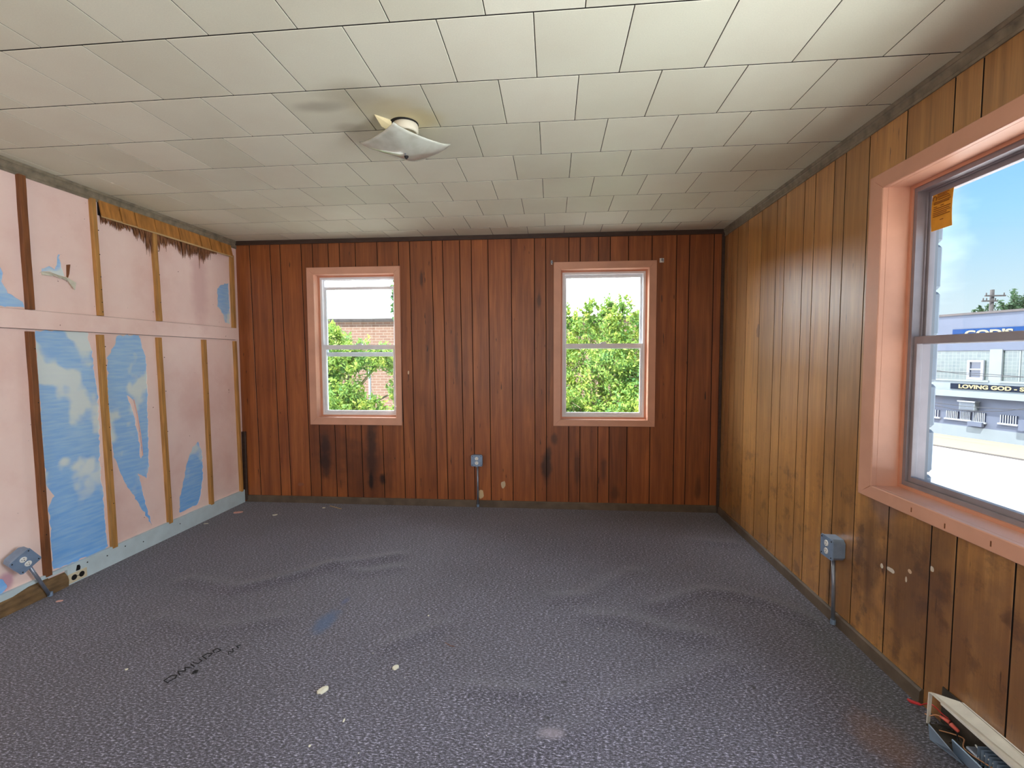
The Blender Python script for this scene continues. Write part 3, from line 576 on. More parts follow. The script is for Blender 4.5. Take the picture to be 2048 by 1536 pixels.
run('trim_3', [(-.005, H+.002), (-.005, H-.036), (.014, H-.036), (.018, H-.028), (.018, H+.002)], XL, XR, 'x', 1, 'ceiling_trim', 'dark brown moulding at the top of the back wall')
tag(bx('trim_4', (XR-.022, D-.022, 0), (XR+.002, D+.002, H-.03), 'ceiling_trim', bev=.004), 'dark corner strip between back and right walls', kind='structure')
tag(bx('trim_5', (XL+.004, D-.022, .02), (XL+.040, D+.002, .66), 'ceiling_trim', bev=.003), 'short dark corner strip at the left end of the back wall', kind='structure')
run('baseboard_back', [(-.005, 0.005), (-.005, .062), (.008, .062), (.013, .055), (.014, 0.0)], XL+.03, XR, 'x', 1, 'brown_base', 'thin dark brown baseboard under the back wall')
# floor sags a touch in the photograph: baseboard follows the floor
run('baseboard_right', [(-.005, 0.0), (-.005, .060), (.006, .060), (.012, .052), (.015, 0.0)], 1.884, D, 'y', -1, 'brown_base', 'dusty brown baseboard along the right wall')
bm = bmesh.new()
zt = lambda y: .117+.003*noise.noise(Vector((y*9, 0, 0)))
bl = [(2.50+(4.125-2.50)*k/30) for k in range(31)]
prism(bm, [(XL+.020, y, zt(y)) for y in bl]+[(XL+.020, 4.125, -.005), (XL+.020, 2.50, -.005)], [(XL, y, zt(y)) for y in bl]+[(XL, 4.125, -.005), (XL, 2.50, -.005)])
bsl = tag(obj('baseboard_left', bm, 'white_paint'), 'chipped pale blue white baseboard under the left wall', kind='structure')
bm = bmesh.new(); bl = [YN+(2.50-YN)*k/60 for k in range(61)]
lowz = lambda y: .098+.012*noise.noise(Vector((y*7, 3, 0)))
prism(bm, [(XL+.019, y, zt(y)) for y in bl]+[(XL+.019, y, lowz(y)-.035*max(0, min(1, (2.28-y)/.15))) for y in bl[::-1]], [(XL, y, zt(y)) for y in bl]+[(XL, y, lowz(y)-.035*max(0, min(1, (2.28-y)/.15))) for y in bl[::-1]])
obj('painted_remnant', bm, 'white_paint', bsl)
bm = bmesh.new(); ow = [(YN, 2.30), (2.30, 2.40), (2.40, 2.497)]
for a, b in ow:
    hh = .088 if b < 2.45 else .075
    prof = [(XL, 0), (XL+.030, 0), (XL+.034, hh*.55), (XL+.026, hh*.85), (XL+.008, hh+.01), (XL, hh+.012)]
    A = [(x, a, z-.003) for x, z in prof]; B = [(x-(.004 if b > 2.45 else 0), b, z-.003) for x, z in prof]; prism(bm, A, B)
tag(obj('rotten_board', bm, 'old_wood', bsl), 'bare rotten wood of the broken base')
for y, z in ((2.75, .075), (2.88, .085), (2.62, .09), (3.02, .06), (3.35, .07)):
    bm = bmesh.new(); tube(bm, [(XL+.0195, y, z), (XL+.0212, y, z)], .0042, 8); obj('nail_head', bm, 'black', bsl)
# exposed hole in the base above the flush outlet
bm = bmesh.new(); prism(bm, [(XL+.0215, 2.548, .068), (XL+.0215, 2.572, .066), (XL+.0215, 2.576, .082), (XL+.0215, 2.570, .098), (XL+.0215, 2.556, .100)], [(XL+.019, 2.548, .068), (XL+.019, 2.572, .066), (XL+.019, 2.576, .082), (XL+.019, 2.570, .098), (XL+.019, 2.556, .100)]); obj('hole', bm, 'black', bsl)

# ------------------------------------------------------------------ windows
def window(name, lab, o, i, T, fd, fm, upper_drop=0.0, rail=1.44, rt=.022, glass='glass', casing_w=None):
    """o casing rect, i inner opening, fd depth of the sash frame face"""
    w = bpy.data.objects.new(name, None); C.objects.link(w); w.location = T((o[0]+o[1])/2, 0, o[2]); w.empty_display_size = .1
    tag(w, lab, kind='structure'); bpy.context.view_layer.update(); inv = Matrix.Translation(-Vector(w.location))
    def fix(p): p.matrix_parent_inverse = inv; return p
    for s, nm in enumerate(('casing_bottom', 'casing_side', 'casing_top', 'casing_side')): fix(member('window_casing', o, i, s, -.018, .004, T, 'paint_salmon', w))
    jo = grow(i, .014)
    for s in range(4):   # jamb boards lining the opening
        fix(member('jamb_board', jo, i, s, .0048, fd+.02, T, 'paint_salmon', w, .001))
    s1 = grow(i, -.014)
    bm = bmesh.new(); rect_ring(bm, i, s1, fd-.012, fd+.014, T); fix(obj('stop_bead', bm, 'paint_salmon_deep', w))
    f1 = grow(s1, -.018)
    bm = bmesh.new(); rect_ring(bm, (s1[0]-.004, s1[1]+.004, s1[2]-.004, s1[3]+.004), f1, fd-.004, fd+.075, T)
    rect_ring(bm, (f1[0]-.001, f1[1]+.001, f1[2]-.001, f1[3]+.001), grow(f1, -.006), fd+.030, fd+.036, T); fix(obj('window_frame', bm, fm, w))
    sw = .019
    def sash(nm, zb, zt_, d0, d1, br, tr):
        a = (f1[0]+.001, f1[1]-.001, zb, zt_); b = (f1[0]+sw, f1[1]-sw, zb+br, zt_-tr)
        bm = bmesh.new(); rect_ring(bm, a, b, d0, d1, T); bmesh.ops.bevel(bm, geom=bm.edges[:], offset=.0015, segments=1, affect='EDGES')
        s_ = fix(obj(nm, bm, fm, w))
        bm = bmesh.new(); c = grow(b, .003); dm = (d0+d1)/2
        prism(bm, [T(c[0], dm, c[2]), T(c[1], dm, c[2]), T(c[1], dm, c[3]), T(c[0], dm, c[3])], [T(c[0], dm+.003, c[2]), T(c[1], dm+.003, c[2]), T(c[1], dm+.003, c[3]), T(c[0], dm+.003, c[3])])
        g = obj('glass_pane', bm, glass, s_); return s_
    sash('upper_sash', rail-rt-upper_drop, f1[3]-upper_drop, fd+.038, fd+.062, rt*1.8, .026)
    ls = sash('lower_sash', f1[2], rail+rt, fd+.006, fd+.030, .022, rt*1.9)
    bm = bmesh.new(); uc = (i[0]+i[1])/2; p = Vector(T(uc, fd+.012, rail+rt))
    def B(u0, u1, d0, d1, z0, z1): prism(bm, [T(u0, d0, z0), T(u1, d0, z0), T(u1, d0, z1), T(u0, d0, z1)], [T(u0, d1, z0), T(u1, d1, z0), T(u1, d1, z1), T(u0, d1, z1)])
    B(uc-.024, uc+.024, fd+.006, fd+.034, rail+rt-.001, rail+rt+.006); B(uc-.014, uc+.014, fd+.008, fd+.03, rail+rt+.006, rail+rt+.014); B(uc+.008, uc+.030, fd+.004, fd+.014, rail+rt+.007, rail+rt+.012)
    obj('sash_lock', bm, fm, ls); return w
w1 = window('window_1', 'back window left of the two, its upper sash slipped down, salmon casing', W1, W1i, TB, .075, 'white_vinyl', .062, 1.437, glass='glass')
w2 = window('window_2', 'back window right of the two, closed sashes, salmon casing', W2, W2i, TB, .075, 'white_vinyl', 0.0, 1.438, glass='glass')
w3 = window('window_3', 'large side window on the right wall with salmon casing', W3, W3i, TR, .105, 'aluminium', 0.0, 1.413, rt=.017, glass='glass_dusty')
# scuffs on the side window sill and casing
for y, z in ((1.96, .742), (1.80, .735), (1.62, .742)):
    bm = bmesh.new(); box(bm, (XR-.0195, y-.002, z-.009), (XR-.0178, y+.002, z+.009)); p = obj('chip', bm, 'stud_dark', w3); p.matrix_parent_inverse = Matrix.Translation(-Vector(w3.location))
# orange permit taped on the side window glass
pr = thing('permit_notice', 'orange printed paper notice taped in upper corner of the side window', 'notice', (1.588, 2.10, 1.90))
def local(o_, parent):
    o_.matrix_parent_inverse = Matrix.Translation(-Vector(parent.location)); return o_
X = 1.5745
bm = bmesh.new(); n = 6; F_ = []; 
for k in range(n+1):
    t_ = k/n; z = 2.018-.152*t_; bow = .004*math.sin(t_*3)
    F_.append([bm.verts.new((X-bow, 2.149, z-.003*t_)), bm.verts.new((X-bow, 2.046, z-.003)), bm.verts.new((X-bow-.0008, 2.046, z-.003)), bm.verts.new((X-bow-.0008, 2.149, z-.003*t_))])
for k in range(n):
    for j in range(4): bm.faces.new([F_[k][j], F_[k][(j+1) % 4], F_[k+1][(j+1) % 4], F_[k+1][j]])
bm.faces.new(F_[0]); bm.faces.new(F_[-1][::-1]); local(obj('paper', bm, 'orange_paper', pr), pr)
bm = bmesh.new()
for k, (z, a, b) in enumerate([(2.004, 2.118, 2.060), (1.998, 2.118, 2.070), (1.992, 2.118, 2.062), (1.984, 2.112, 2.056), (1.975, 2.135, 2.052), (1.969, 2.135, 2.060), (1.957, 2.135, 2.12), (1.957, 2.10, 2.085), (1.949, 2.135, 2.052), (1.941, 2.135, 2.058), (1.933, 2.137, 2.052), (1.926, 2.137, 2.07), (1.919, 2.137, 2.055), (1.900, 2.10, 2.085)]):
    box(bm, (X-.0064-.001, b, z-.0013), (X-.0056, a, z+.0013))
tube(bm, [(X-.006, 2.132+.009*math.cos(q), 1.990+.011*math.sin(q)) for q in [x*.5 for x in range(-1, 9)]], .0016, 5)
local(obj('print', bm, 'print', pr), pr)
# curtain brackets beside window 2
def bracket(x, lab, w_):
    t = thing('curtain_bracket', lab, 'bracket', (x, D, 2.155), 'curtain rod brackets by the right back window')
    bm = bmesh.new(); box(bm, (x-w_/2, D-.004, 2.138), (x+w_/2, D, 2.174), .001); local(obj('plate', bm, 'white_plastic', t), t)
    bm = bmesh.new(); box(bm, (x-.004, D-.028, 2.150), (x+.004, D-.003, 2.168), .001); box(bm, (x-.009, D-.031, 2.146), (x+.009, D-.027, 2.158), .001); local(obj('hook', bm, 'conduit', t), t)
    bm = bmesh.new(); tube(bm, [(x+w_*.25, D-.006, 2.145), (x+w_*.25, D-.0035, 2.145)], .003, 7); local(obj('screw', bm, 'black', t), t)
bracket(-.006, 'thin white curtain bracket left of the right back window', .012)
bracket(.920, 'chipped white curtain bracket right of the right back window', .036)

# ------------------------------------------------------------------ outlets on conduits
def outlet(name, lab, mat4, s, depth, pipe, knocks=True):
    """box built in local frame: u right, v up, w towards the room; mat4 maps local->world"""
    loc = mat4.to_translation(); t = thing(name, lab, 'outlet', loc, 'grey metal surface outlets'); inv = Matrix.Translation(-loc)
    def add(nm, bm, m, par=t, smooth=False):
        bmesh.ops.transform(bm, matrix=mat4, verts=bm.verts[:]); o = obj(nm, bm, m, par, smooth)
        if par is t: o.matrix_parent_inverse = inv
        return o
    h = s/2; c = s*.16
    oct_ = [(-h+c, -h), (h-c, -h), (h, -h+c), (h, h-c), (h-c, h), (-h+c, h), (-h, h-c), (-h, -h+c)]
    bm = bmesh.new(); prism(bm, [(x, y, depth-.003) for x, y in oct_], [(x*.98, y*.98, 0) for x, y in oct_]); add('box', bm, 'box_metal')
    c = s*.07; o2 = [(-h+c, -h), (h-c, -h), (h, -h+c), (h, h-c), (h-c, h), (-h+c, h), (-h, h-c), (-h, -h+c)]
    bm = bmesh.new(); prism(bm, [(x*1.0, y*1.0, depth+.002) for x, y in o2], [(x*1.02, y*1.02, depth-.003) for x, y in o2]); cov = add('cover', bm, 'box_metal')
    for sy in (1, -1):
        bm = bmesh.new(); lathe(bm, [(.0155, depth), (.0155, depth+.0045), (.014, depth+.0055)], (0, sy*.0195, 0), 20); rc = add('receptacle', bm, 'white_plastic')
        bm = bmesh.new(); box(bm, (-.007, sy*.0195+.001, depth+.0054), (-.005, sy*.0195+.008, depth+.0060)); box(bm, (.004, sy*.0195+.001, depth+.0054), (.006, sy*.0195+.009, depth+.0060))
        tube(bm, [(0, sy*.0195-.006, depth+.0054), (0, sy*.0195-.006, depth+.0060)], .0026, 8); add('slots', bm, 'black', rc)
    for px, py in ((h*.78, h*.78), (-h*.78, h*.78), (h*.78, -h*.78), (-h*.78, -h*.78), (0, 0)):
        bm = bmesh.new(); tube(bm, [(px, py, depth+.0015), (px, py, depth+.0035)], .0035 if px else .002, 8); add('screw', bm, 'black', cov)
    bm = bmesh.new(); tube(bm, [(0, -h-.012, depth*.45), (0, -h+.004, depth*.45)], .0125, 12); tube(bm, [(0, -h-.003, depth*.45), (0, -h+.001, depth*.45)], .016, 6); add('connector', bm, 'conduit', smooth=False)
    bm = bmesh.new(); tube(bm, [tuple(p) for p in pipe], .0088, 12); o = obj('conduit', bm, 'conduit', t, True); o.matrix_parent_inverse = inv
    e = Vector(pipe[-1]); bm = bmesh.new(); tube(bm, [e+Vector((0, 0, .022)), e], .0125, 8); o = obj('coupling', bm, 'box_metal', t); o.matrix_parent_inverse = inv
    return t
def frame_(loc, right, upv, out): return Matrix(((right[0], upv[0], out[0], loc[0]), (right[1], upv[1], out[1], loc[1]), (right[2], upv[2], out[2], loc[2]), (0, 0, 0, 1)))
outlet('electrical_outlet', 'grey metal outlet box on a straight conduit below between the back windows', frame_((-.665, D, .428), (1, 0, 0), (0, 0, 1), (0, -1, 0)), .100, .045,
       [(-.662, D-.02, .37), (-.660, D-.022, .2), (-.660, D-.024, .008)])
a = .0; outlet('electrical_outlet', 'blue grey outlet box on a conduit by the right wall, left of the side window', frame_((XR-.002, 2.44, .395), (0, -1, 0), (0, 0, 1), (-1, 0, 0)), .105, .058,
       [(XR-.028, 2.44, .335), (XR-.026, 2.432, .2), (XR-.026, 2.425, .008)])
up_ = Vector((.06, -.62, .78)).normalized(); out_ = Vector((.93, -.30, -.02)); out_ = (out_-up_*out_.dot(up_)).normalized(); rg = up_.cross(out_)
lc = Vector((-2.83, 2.23, .285)); pb = Vector((-2.825, 2.372, .006)); pt = lc+up_*(-.055)+out_*.024
outlet('electrical_outlet', 'tilted grey outlet box leaning on its bent conduit at the left wall', frame_(lc, rg, up_, out_), .105, .055, [pt, pt.lerp(pb, .5), pb])
# flush outlet in the left baseboard
t = thing('wall_outlet', 'beige flush outlet plate with two black sockets in the left baseboard', 'outlet', (XL+.02, 2.556, .04))
bm = bmesh.new(); box(bm, (XL+.019, 2.500, .008), (XL+.0245, 2.612, .064), .0015); local(obj('plate', bm, 'beige', t), t)
for yy in (2.532, 2.578):
    bm = bmesh.new(); tube(bm, [(XL+.024, yy, .037), (XL+.0256, yy, .037)], .0165, 16)
    o = local(obj('socket', bm, 'black', t), t)
bm = bmesh.new(); box(bm, (XL+.024, 2.546, .0355), (XL+.0256, 2.564, .0385)); local(obj('slot', bm, 'black', t), t)
# ------------------------------------------------------------------ ceiling lamp
lx, ly = -.665, 2.160
t = thing('ceiling_lamp', 'ceiling light with a square bent frosted glass shade on a round white canister', 'lamp', (lx, ly, H))
bm = bmesh.new(); lathe(bm, [(.052, H), (.056, H-.004), (.058, H-.012), (.058, H-.034), (.055, H-.040), (.047, H-.041), (.045, H-.036)], (lx, ly, 0), 36); cn = local(obj('canister', bm, 'base_porcelain', t, True), t)
bm = bmesh.new(); lathe(bm, [(.064, H+.001), (.064, H-.003), (.058, H-.004)], (lx-.004, ly-.004, 0), 30); local(obj('gasket', bm, 'black', t), t)
bm = bmesh.new(); lathe(bm, [(.016, H-.036), (.018, H-.062), (.012, H-.066)], (lx+.012, ly+.006, 0), 16); local(obj('socket', bm, 'base_porcelain', t, True), t)
bm = bmesh.new(); tube(bm, [(lx-.004, ly+.008, H-.03), (lx-.006, ly+.012, H-.128)], .003, 8); local(obj('rod', bm, 'conduit', t), t)
for dx, dy in ((.030, .030), (.042, .012), (.008, .046)):
    bm = bmesh.new(); tube(bm, [(lx+dx, ly+dy, H-.0385), (lx+dx, ly+dy, H-.0435)], .0045, 8); local(obj('screw', bm, 'stud_dark', t), t)
cxs, cys = -.675, 2.186; bm = bmesh.new(); n = 22; G = []
ex = Vector((.204, .029)); ey = Vector((-.012, .196))       # half diagonals
for j in range(n+1):
    row = []
    for i in range(n+1):
        a, b = 2*i/n-1, 2*j/n-1
        p = ex*((a+b)/2)+ey*((b-a)/2)
        m_ = (abs(a)**8+abs(b)**8)**.125; z = 2.279+.036*m_**1.6+.010*(abs(a*b))**2
        row.append(bm.verts.new((cxs+p.x, cys+p.y, z)))
    G.append(row)
for j in range(n):
    for i in range(n): bm.faces.new([G[j][i], G[j][i+1], G[j+1][i+1], G[j+1][i]])
bmesh.ops.recalc_face_normals(bm, faces=bm.faces[:]); bmesh.ops.solidify(bm, geom=bm.faces[:], thickness=.004)
local(obj('glass_shade', bm, 'lamp_glass', t, True), t)
bm = bmesh.new(); lathe(bm, [(.004, 2.282), (.010, 2.276), (.010, 2.271), (.006, 2.266), (.003, 2.262)], (cxs+.001, cys+.012, 0), 14); local(obj('finial', bm, 'black', t, True), t)
bm = bmesh.new(); prism(bm, [(-.716, 2.118, H-.001), (-.772, 2.062, H-.001), (-.758, 2.110, H-.030), (-.738, 2.132, H-.034), (-.716, 2.128, H-.022)], [(-.715, 2.117, H), (-.771, 2.061, H), (-.756, 2.109, H-.029), (-.737, 2.130, H-.033), (-.715, 2.127, H-.021)])
o = obj('torn_flap', bm, 'torn_paper', ceil); tag(o, 'torn flap of tile face beside the lamp')
# ------------------------------------------------------------------ baseboard heater (opened, lower right)
HY0, HY1 = .75, 1.79
t = thing('baseboard_heater', 'opened white baseboard heater with loose wires at the right wall', 'heater', (XR, 1.4, 0))
add = lambda nm, bm, m, smooth=False: local(obj(nm, bm, m, t, smooth), t)
bm = bmesh.new()
prism(bm, [(XR-.001, 1.705, .143), (XR-.001, HY0, .143), (1.362, HY0, .136), (1.362, 1.716, .134), (1.375, 1.782, .122), (1.388, 1.782, .121)], [(XR-.001, 1.705, .1405), (XR-.001, HY0, .1405), (1.362, HY0, .1335), (1.362, 1.716, .1315), (1.375, 1.782, .1195), (1.388, 1.782, .1185)])
box(bm, (1.3605, HY0, .126), (1.3635, 1.716, .136)); add('top_panel', bm, 'heater_white')
bm = bmesh.new(); box(bm, (XR-.006, HY0, .0), (XR-.002, 1.79, .141)); add('back_panel', bm, 'heater_dark')
bm = bmesh.new(); prism(bm, [(1.372, 1.781, .121), (1.384, 1.781, .121), (1.380, 1.781, .004), (1.370, 1.781, .004)], [(1.372, 1.785, .121), (1.384, 1.785, .121), (1.380, 1.785, .004), (1.370, 1.785, .004)]); add('end_cap', bm, 'heater_white')
bm = bmesh.new(); box(bm, (1.362, HY0, .003), (XR-.006, 1.775, .008)); add('bottom_pan', bm, 'heater_dark')
bm = bmesh.new(); tube(bm, [(1.398, HY0, .055), (1.398, 1.60, .055)], .008, 10); add('heating_element', bm, 'conduit', True)
bm = bmesh.new()
for k in range(60):
    y = HY0+.02+k*.0138; box(bm, (1.375, y, .03), (1.422, y+.0009, .085))
tag(add('fins', bm, 'heater_blue'), kind='stuff')
bm = bmesh.new()
for k in range(70):
    x = random.uniform(1.368, 1.42); y = random.uniform(1.45, 1.77); z = .010+random.random()*.028; a_ = random.uniform(0, 6.3); l = random.uniform(.008, .035)
    tube(bm, [(x, y, z), (min(1.42, max(1.366, x+l*math.cos(a_)*.5)), y+l*math.sin(a_), z+random.uniform(-.004, .012))], random.uniform(.001, .003), 5)
tag(add('debris', bm, 'heater_dark'), kind='stuff')
bm = bmesh.new(); prism(bm, [(1.313, 1.702, .062), (1.297, 1.585, .062), (1.350, 1.602, .004), (1.322, 1.704, .004)], [(1.316, 1.702, .063), (1.300, 1.585, .063), (1.353, 1.602, .004), (1.325, 1.704, .004)]); tag(add('front_cover', bm, 'heater_blue'), 'bent blue grey front cover fallen forward')
bm = bmesh.new(); prism(bm, [(1.345, 1.645, .055), (1.335, HY0+.1, .060), (1.352, HY0+.1, .006), (1.356, 1.650, .006)], [(1.348, 1.645, .057), (1.338, HY0+.1, .062), (1.355, HY0+.1, .006), (1.359, 1.650, .006)]); add('inner_strip', bm, 'heater_blue')
bm = bmesh.new(); box(bm, (1.375, 1.58, .02), (1.41, 1.63, .05), .004); add('thermostat', bm, 'conduit')
def wire(nm, pts, r, m, lab=None):
    P = []; v = [Vector(p) for p in pts]
    for i in range(len(v)-1):
        a, b = v[i], v[i+1]; p0 = v[i-1] if i else a; p3 = v[i+2] if i+2 < len(v) else b
        for k in range(6):
            q = k/6; P.append(.5*((2*a)+(b-p0)*q+(2*p0-5*a+4*b-p3)*q*q+(3*a-p0-3*b+p3)*q**3))
    P.append(v[-1]); bm = bmesh.new(); tube(bm, P, r, 7); o = add(nm, bm, m, True)
    if lab: tag(o, lab)
wire('wire', [(1.392, 1.842, .03), (1.396, 1.815, .055), (1.392, 1.785, .070), (1.400, 1.755, .062), (1.405, 1.735, .06)], .0022, 'red', 'thin red wire')
bm = bmesh.new(); tube(bm, [(1.372, 1.880, .022), (1.376, 1.868, .022), (1.388, 1.845, .030), (1.391, 1.838, .032)], [.0045, .0065, .0055, .003], 8); tag(add('wire_nut', bm, 'red', True), 'red wire nut')
wire('wire', [(1.372, 1.795, .03), (1.378, 1.78, .035), (1.385, 1.765, .05), (1.392, 1.75, .056)], .002, 'wire_tan')
bm = bmesh.new(); tube(bm, [(1.388, 1.748, .058), (1.398, 1.722, .058)], [.004, .0075], 8); tag(add('wire_nut', bm, 'wire_pink', True), 'pink wire nut')
bm = bmesh.new(); tube(bm, [(1.398, 1.716, .056), (1.405, 1.692, .048)], [.0075, .006], 8); add('wire_nut', bm, 'wire_pink', True)
wire('wire', [(1.39, 1.76, .02), (1.40, 1.70, .045), (1.385, 1.66, .03), (1.405, 1.60, .05), (1.38, 1.55, .03)], .002, 'black', 'black wire')
wire('wire', [(1.38, 1.74, .012), (1.41, 1.68, .035), (1.37, 1.62, .04), (1.39, 1.50, .06)], .002, 'wire_tan')
wire('wire', [(1.40, 1.62, .06), (1.385, 1.56, .066), (1.40, 1.5, .06)], .003, 'white_plastic')
# ------------------------------------------------------------------ debris on the carpet
def chip(name, lab, cat, x, y, sx_, sy_, sz_, rot, m, group=None, seed=0):
    random.seed(int(abs(x*1000))+seed); bm = bmesh.new(); bmesh.ops.create_icosphere(bm, subdivisions=2, radius=1)
    for v in bm.verts:
        n_ = noise.noise(v.co*1.7+Vector((x*9, y*9, 0))); v.co *= 1+.35*n_; v.co.z = max(-.7, min(.7, v.co.z)); v.co.x = max(-.8, min(.85, v.co.x))
        v.co = Vector((v.co.x*sx_, v.co.y*sy_, v.co.z*sz_))
    z0 = min(v.co.z for v in bm.verts)
    bmesh.ops.translate(bm, verts=bm.verts[:], vec=(0, 0, -z0)); o = obj(name, bm, m)
    o.location = (x, y, floor_z(x, y)-.0015); o.rotation_euler = (0, 0, rot); tag(o, lab, cat, group); return o
chip('plaster_chunk', 'larger long pale plaster chunk lying on the near carpet, slightly left', 'debris', -.920, 1.762, .028, .013, .012, .9, 'plaster')
chip('plaster_chunk', 'short blocky pale plaster chunk on the carpet, behind the larger one', 'debris', -.674, 1.925, .017, .011, .010, .6, 'plaster')
chip('plaster_chip', 'small white plaster chip on the carpet left of the black marker scribble', 'debris', -1.833, 1.825, .007, .006, .004, .3, 'plaster')
chip('plaster_chip', 'tiny white flake in front of the larger plaster chunk', 'debris', -.767, 1.621, .004, .009, .003, .1, 'plaster')
chip('paint_flake', 'pink paint flake on the carpet near the far left corner', 'debris', -2.72, 3.83, .045, .030, .003, .3, 'pink_chip')
chip('plaster_chip', 'pale oblong chip on the carpet near the left end of the back wall', 'debris', -2.36, 3.79, .024, .014, .005, .5, 'plaster')
chip('plaster_chip', 'pale flake on the carpet beside the foot of the tilted outlet conduit', 'debris', -2.72, 2.33, .020, .012, .003, .2, 'pink_chip')
chip('plaster_chip', 'small pale chip on the carpet close to the back wall under the left window', 'debris', -2.03, 4.0, .016, .010, .004, .1, 'plaster')
chip('plaster_chip', 'thin pale flake beside the left baseboard, farther than the flush outlet', 'debris', -2.80, 3.55, .022, .008, .003, .2, 'plaster')
chip('plaster_chip', 'tiny white crumb near the middle of the carpet, right of the blue stain', 'debris', -.639, 2.344, .005, .005, .004, 0, 'plaster')
chip('plaster_chip', 'tiny white crumb on the carpet at the bottom edge of the view', 'debris', -.835, 1.50, .005, .005, .003, 0, 'plaster')
bm = bmesh.new(); box(bm, (-.08, -.004, 0), (.08, .004, .004), .001); o = obj('wood_sliver', bm, 'straw'); o.location = (-1.93, 4.02, floor_z(-1.93, 4.02)); o.rotation_euler = (0, 0, -.5); tag(o, 'thin pale wood sliver on the carpet below the left back window', 'debris')
bm = bmesh.new(); tube(bm, [(-.5, 2.12, .006), (-.47, 2.10, .005), (-.45, 2.095, .005)], .0013, 5); tag(obj('twig', bm, 'stud_dark'), 'tiny dark brown twig on the carpet behind the short blocky plaster chunk', 'debris')
# marker scribble on the carpet
def stroke(bm, pts, w=.0045):
    v = []
    for p, q in zip(pts, pts[1:]):
        n = max(1, int(math.dist(p, q)/.01))
        for k in range(n): v.append((p[0]+(q[0]-p[0])*k/n, p[1]+(q[1]-p[1])*k/n))
    v.append(pts[-1]); tube(bm, [(x, y, floor_z(x, y)+.0005) for x, y in v], w/2, 6)
bm = bmesh.new(); ox, oy = -1.60, 1.765; ax_, ay_ = Vector((.30, .92)).normalized(), Vector((-.92, .35)).normalized()
def sp(a, b): p = Vector((ox, oy))+ax_*a+ay_*b; return (p.x, p.y)
stroke(bm, [sp(0, -.02), sp(.0, .012), sp(.03, .016), sp(.045, 0), sp(.03, -.016), sp(.005, -.012)])
stroke(bm, [sp(.05, -.015), sp(.06, .02), sp(.075, -.01), sp(.09, .02), sp(.10, -.015)])
stroke(bm, [sp(.11, -.015), sp(.115, .02)]); stroke(bm, [sp(.125, .02), sp(.13, -.01), sp(.15, -.005), sp(.152, .02)])
stroke(bm, [sp(.165, -.015), sp(.17, .025), sp(.195, .022), sp(.20, 0), sp(.18, -.004)])
stroke(bm, [sp(.21, .0), sp(.215, .02), sp(.235, .018), sp(.235, -.01), sp(.215, -.008)])
stroke(bm, [sp(.08, -.055), sp(.09, -.045), sp(.10, -.055), sp(.09, -.062), sp(.08, -.055)], .009)
stroke(bm, [sp(.23, -.07), sp(.245, -.05), sp(.25, -.075), sp(.265, -.05)]); stroke(bm, [sp(.28, -.07), sp(.285, -.05), sp(.30, -.055)])
tag(obj('marker_scribble', bm, 'black_mark', floor), 'black marker scribble on the carpet')
# ------------------------------------------------------------------ outside: ground, blocks of the own wall
gd = tag(bx('ground', (-40, -30, ZG-.4), (140, 160, ZG-.005), 'asphalt'), 'sunlit pale street outside', kind='structure')
obw = bpy.data.objects.new('trim_6', None); C.objects.link(obw); tag(obw, 'white painted concrete blocks of the outer wall beside the side window', kind='structure')
for side in (0, 1):
    for k in range(-2, 8):
        z = .63+.2*k-.002; ya, yb = (2.205, 2.60-(.2 if k % 2 else 0)) if side == 0 else (.60+(.2 if k % 2 else 0), .995)
        bm = bmesh.new(); box(bm, (XR+.172, ya, z+.005), (1.672+.004*noise.noise(Vector((k*3.1, side, 0))), yb, z+.195), .012); obj('block', bm, 'painted_block', obw)
    bm = bmesh.new(); yy = (2.197, 2.204) if side == 0 else (.996, 1.003); box(bm, (XR+.172, yy[0], .78), (1.640, yy[1], 2.07), .001); obj('trim_strip', bm, 'ext_trim', obw)
bx('lintel', (XR+.172, .6, 2.08), (1.665, 2.6, 2.40), 'painted_block', obw, .01); bx('sill_block', (XR+.172, .995, .60), (1.70, 2.205, .775), 'painted_block', obw, .01)
# ------------------------------------------------------------------ building across the street
P0 = Vector((23.2, 30.8, 0)); fu = Vector((.3211, -.9470, 0)); fnv = Vector((-.947, -.3211, 0))
def TF(s, d, z): p = P0+fu*s+fnv*d; return (p.x, p.y, z)      # d towards our house
bd = thing('painted_building', 'long grey and white painted building with navy signs across the street', 'building', (P0.x, P0.y, ZG))
def fb(nm, s0, s1, z0, z1, d0, d1, m, par=None, lab=None):
    bm = bmesh.new(); prism(bm, [TF(s0, d1, z0), TF(s1, d1, z0), TF(s1, d1, z1), TF(s0, d1, z1)], [TF(s0, d0, z0), TF(s1, d0, z0), TF(s1, d0, z1), TF(s0, d0, z1)])
    o = obj(nm, bm, m, par or bd)
    if par is None: local(o, bd)
    if lab: tag(o, lab)
    return o
fb('wall', -16, 14, -1.0, 1.62, -8, -.12, 'facade_light'); fb('upper_wall', -16, 14, 1.60, 3.66, -8, 0, 'facade_grey'); fb('lower_wall', -16, 14, ZG, -.95, -8, 0, 'facade_grey')
fb('painted_dado', -16, 14, ZG, -2.75, 0, .04, 'facade_light'); fb('coping', -16, 14, 3.64, 3.76, -8.1, .08, 'coping'); fb('ledge', -16, 14, -1.04, -.72, -.1, .50, 'facade_light'); fb('sign_band', -16, 14, -.74, -.10, -.15, .04, 'facade_light')
for s0 in (-11.6, -5.2, 2.66, 9.0): fb('pier', s0, s0+.55, -.2, 1.66, -.2, .05, 'facade_light')
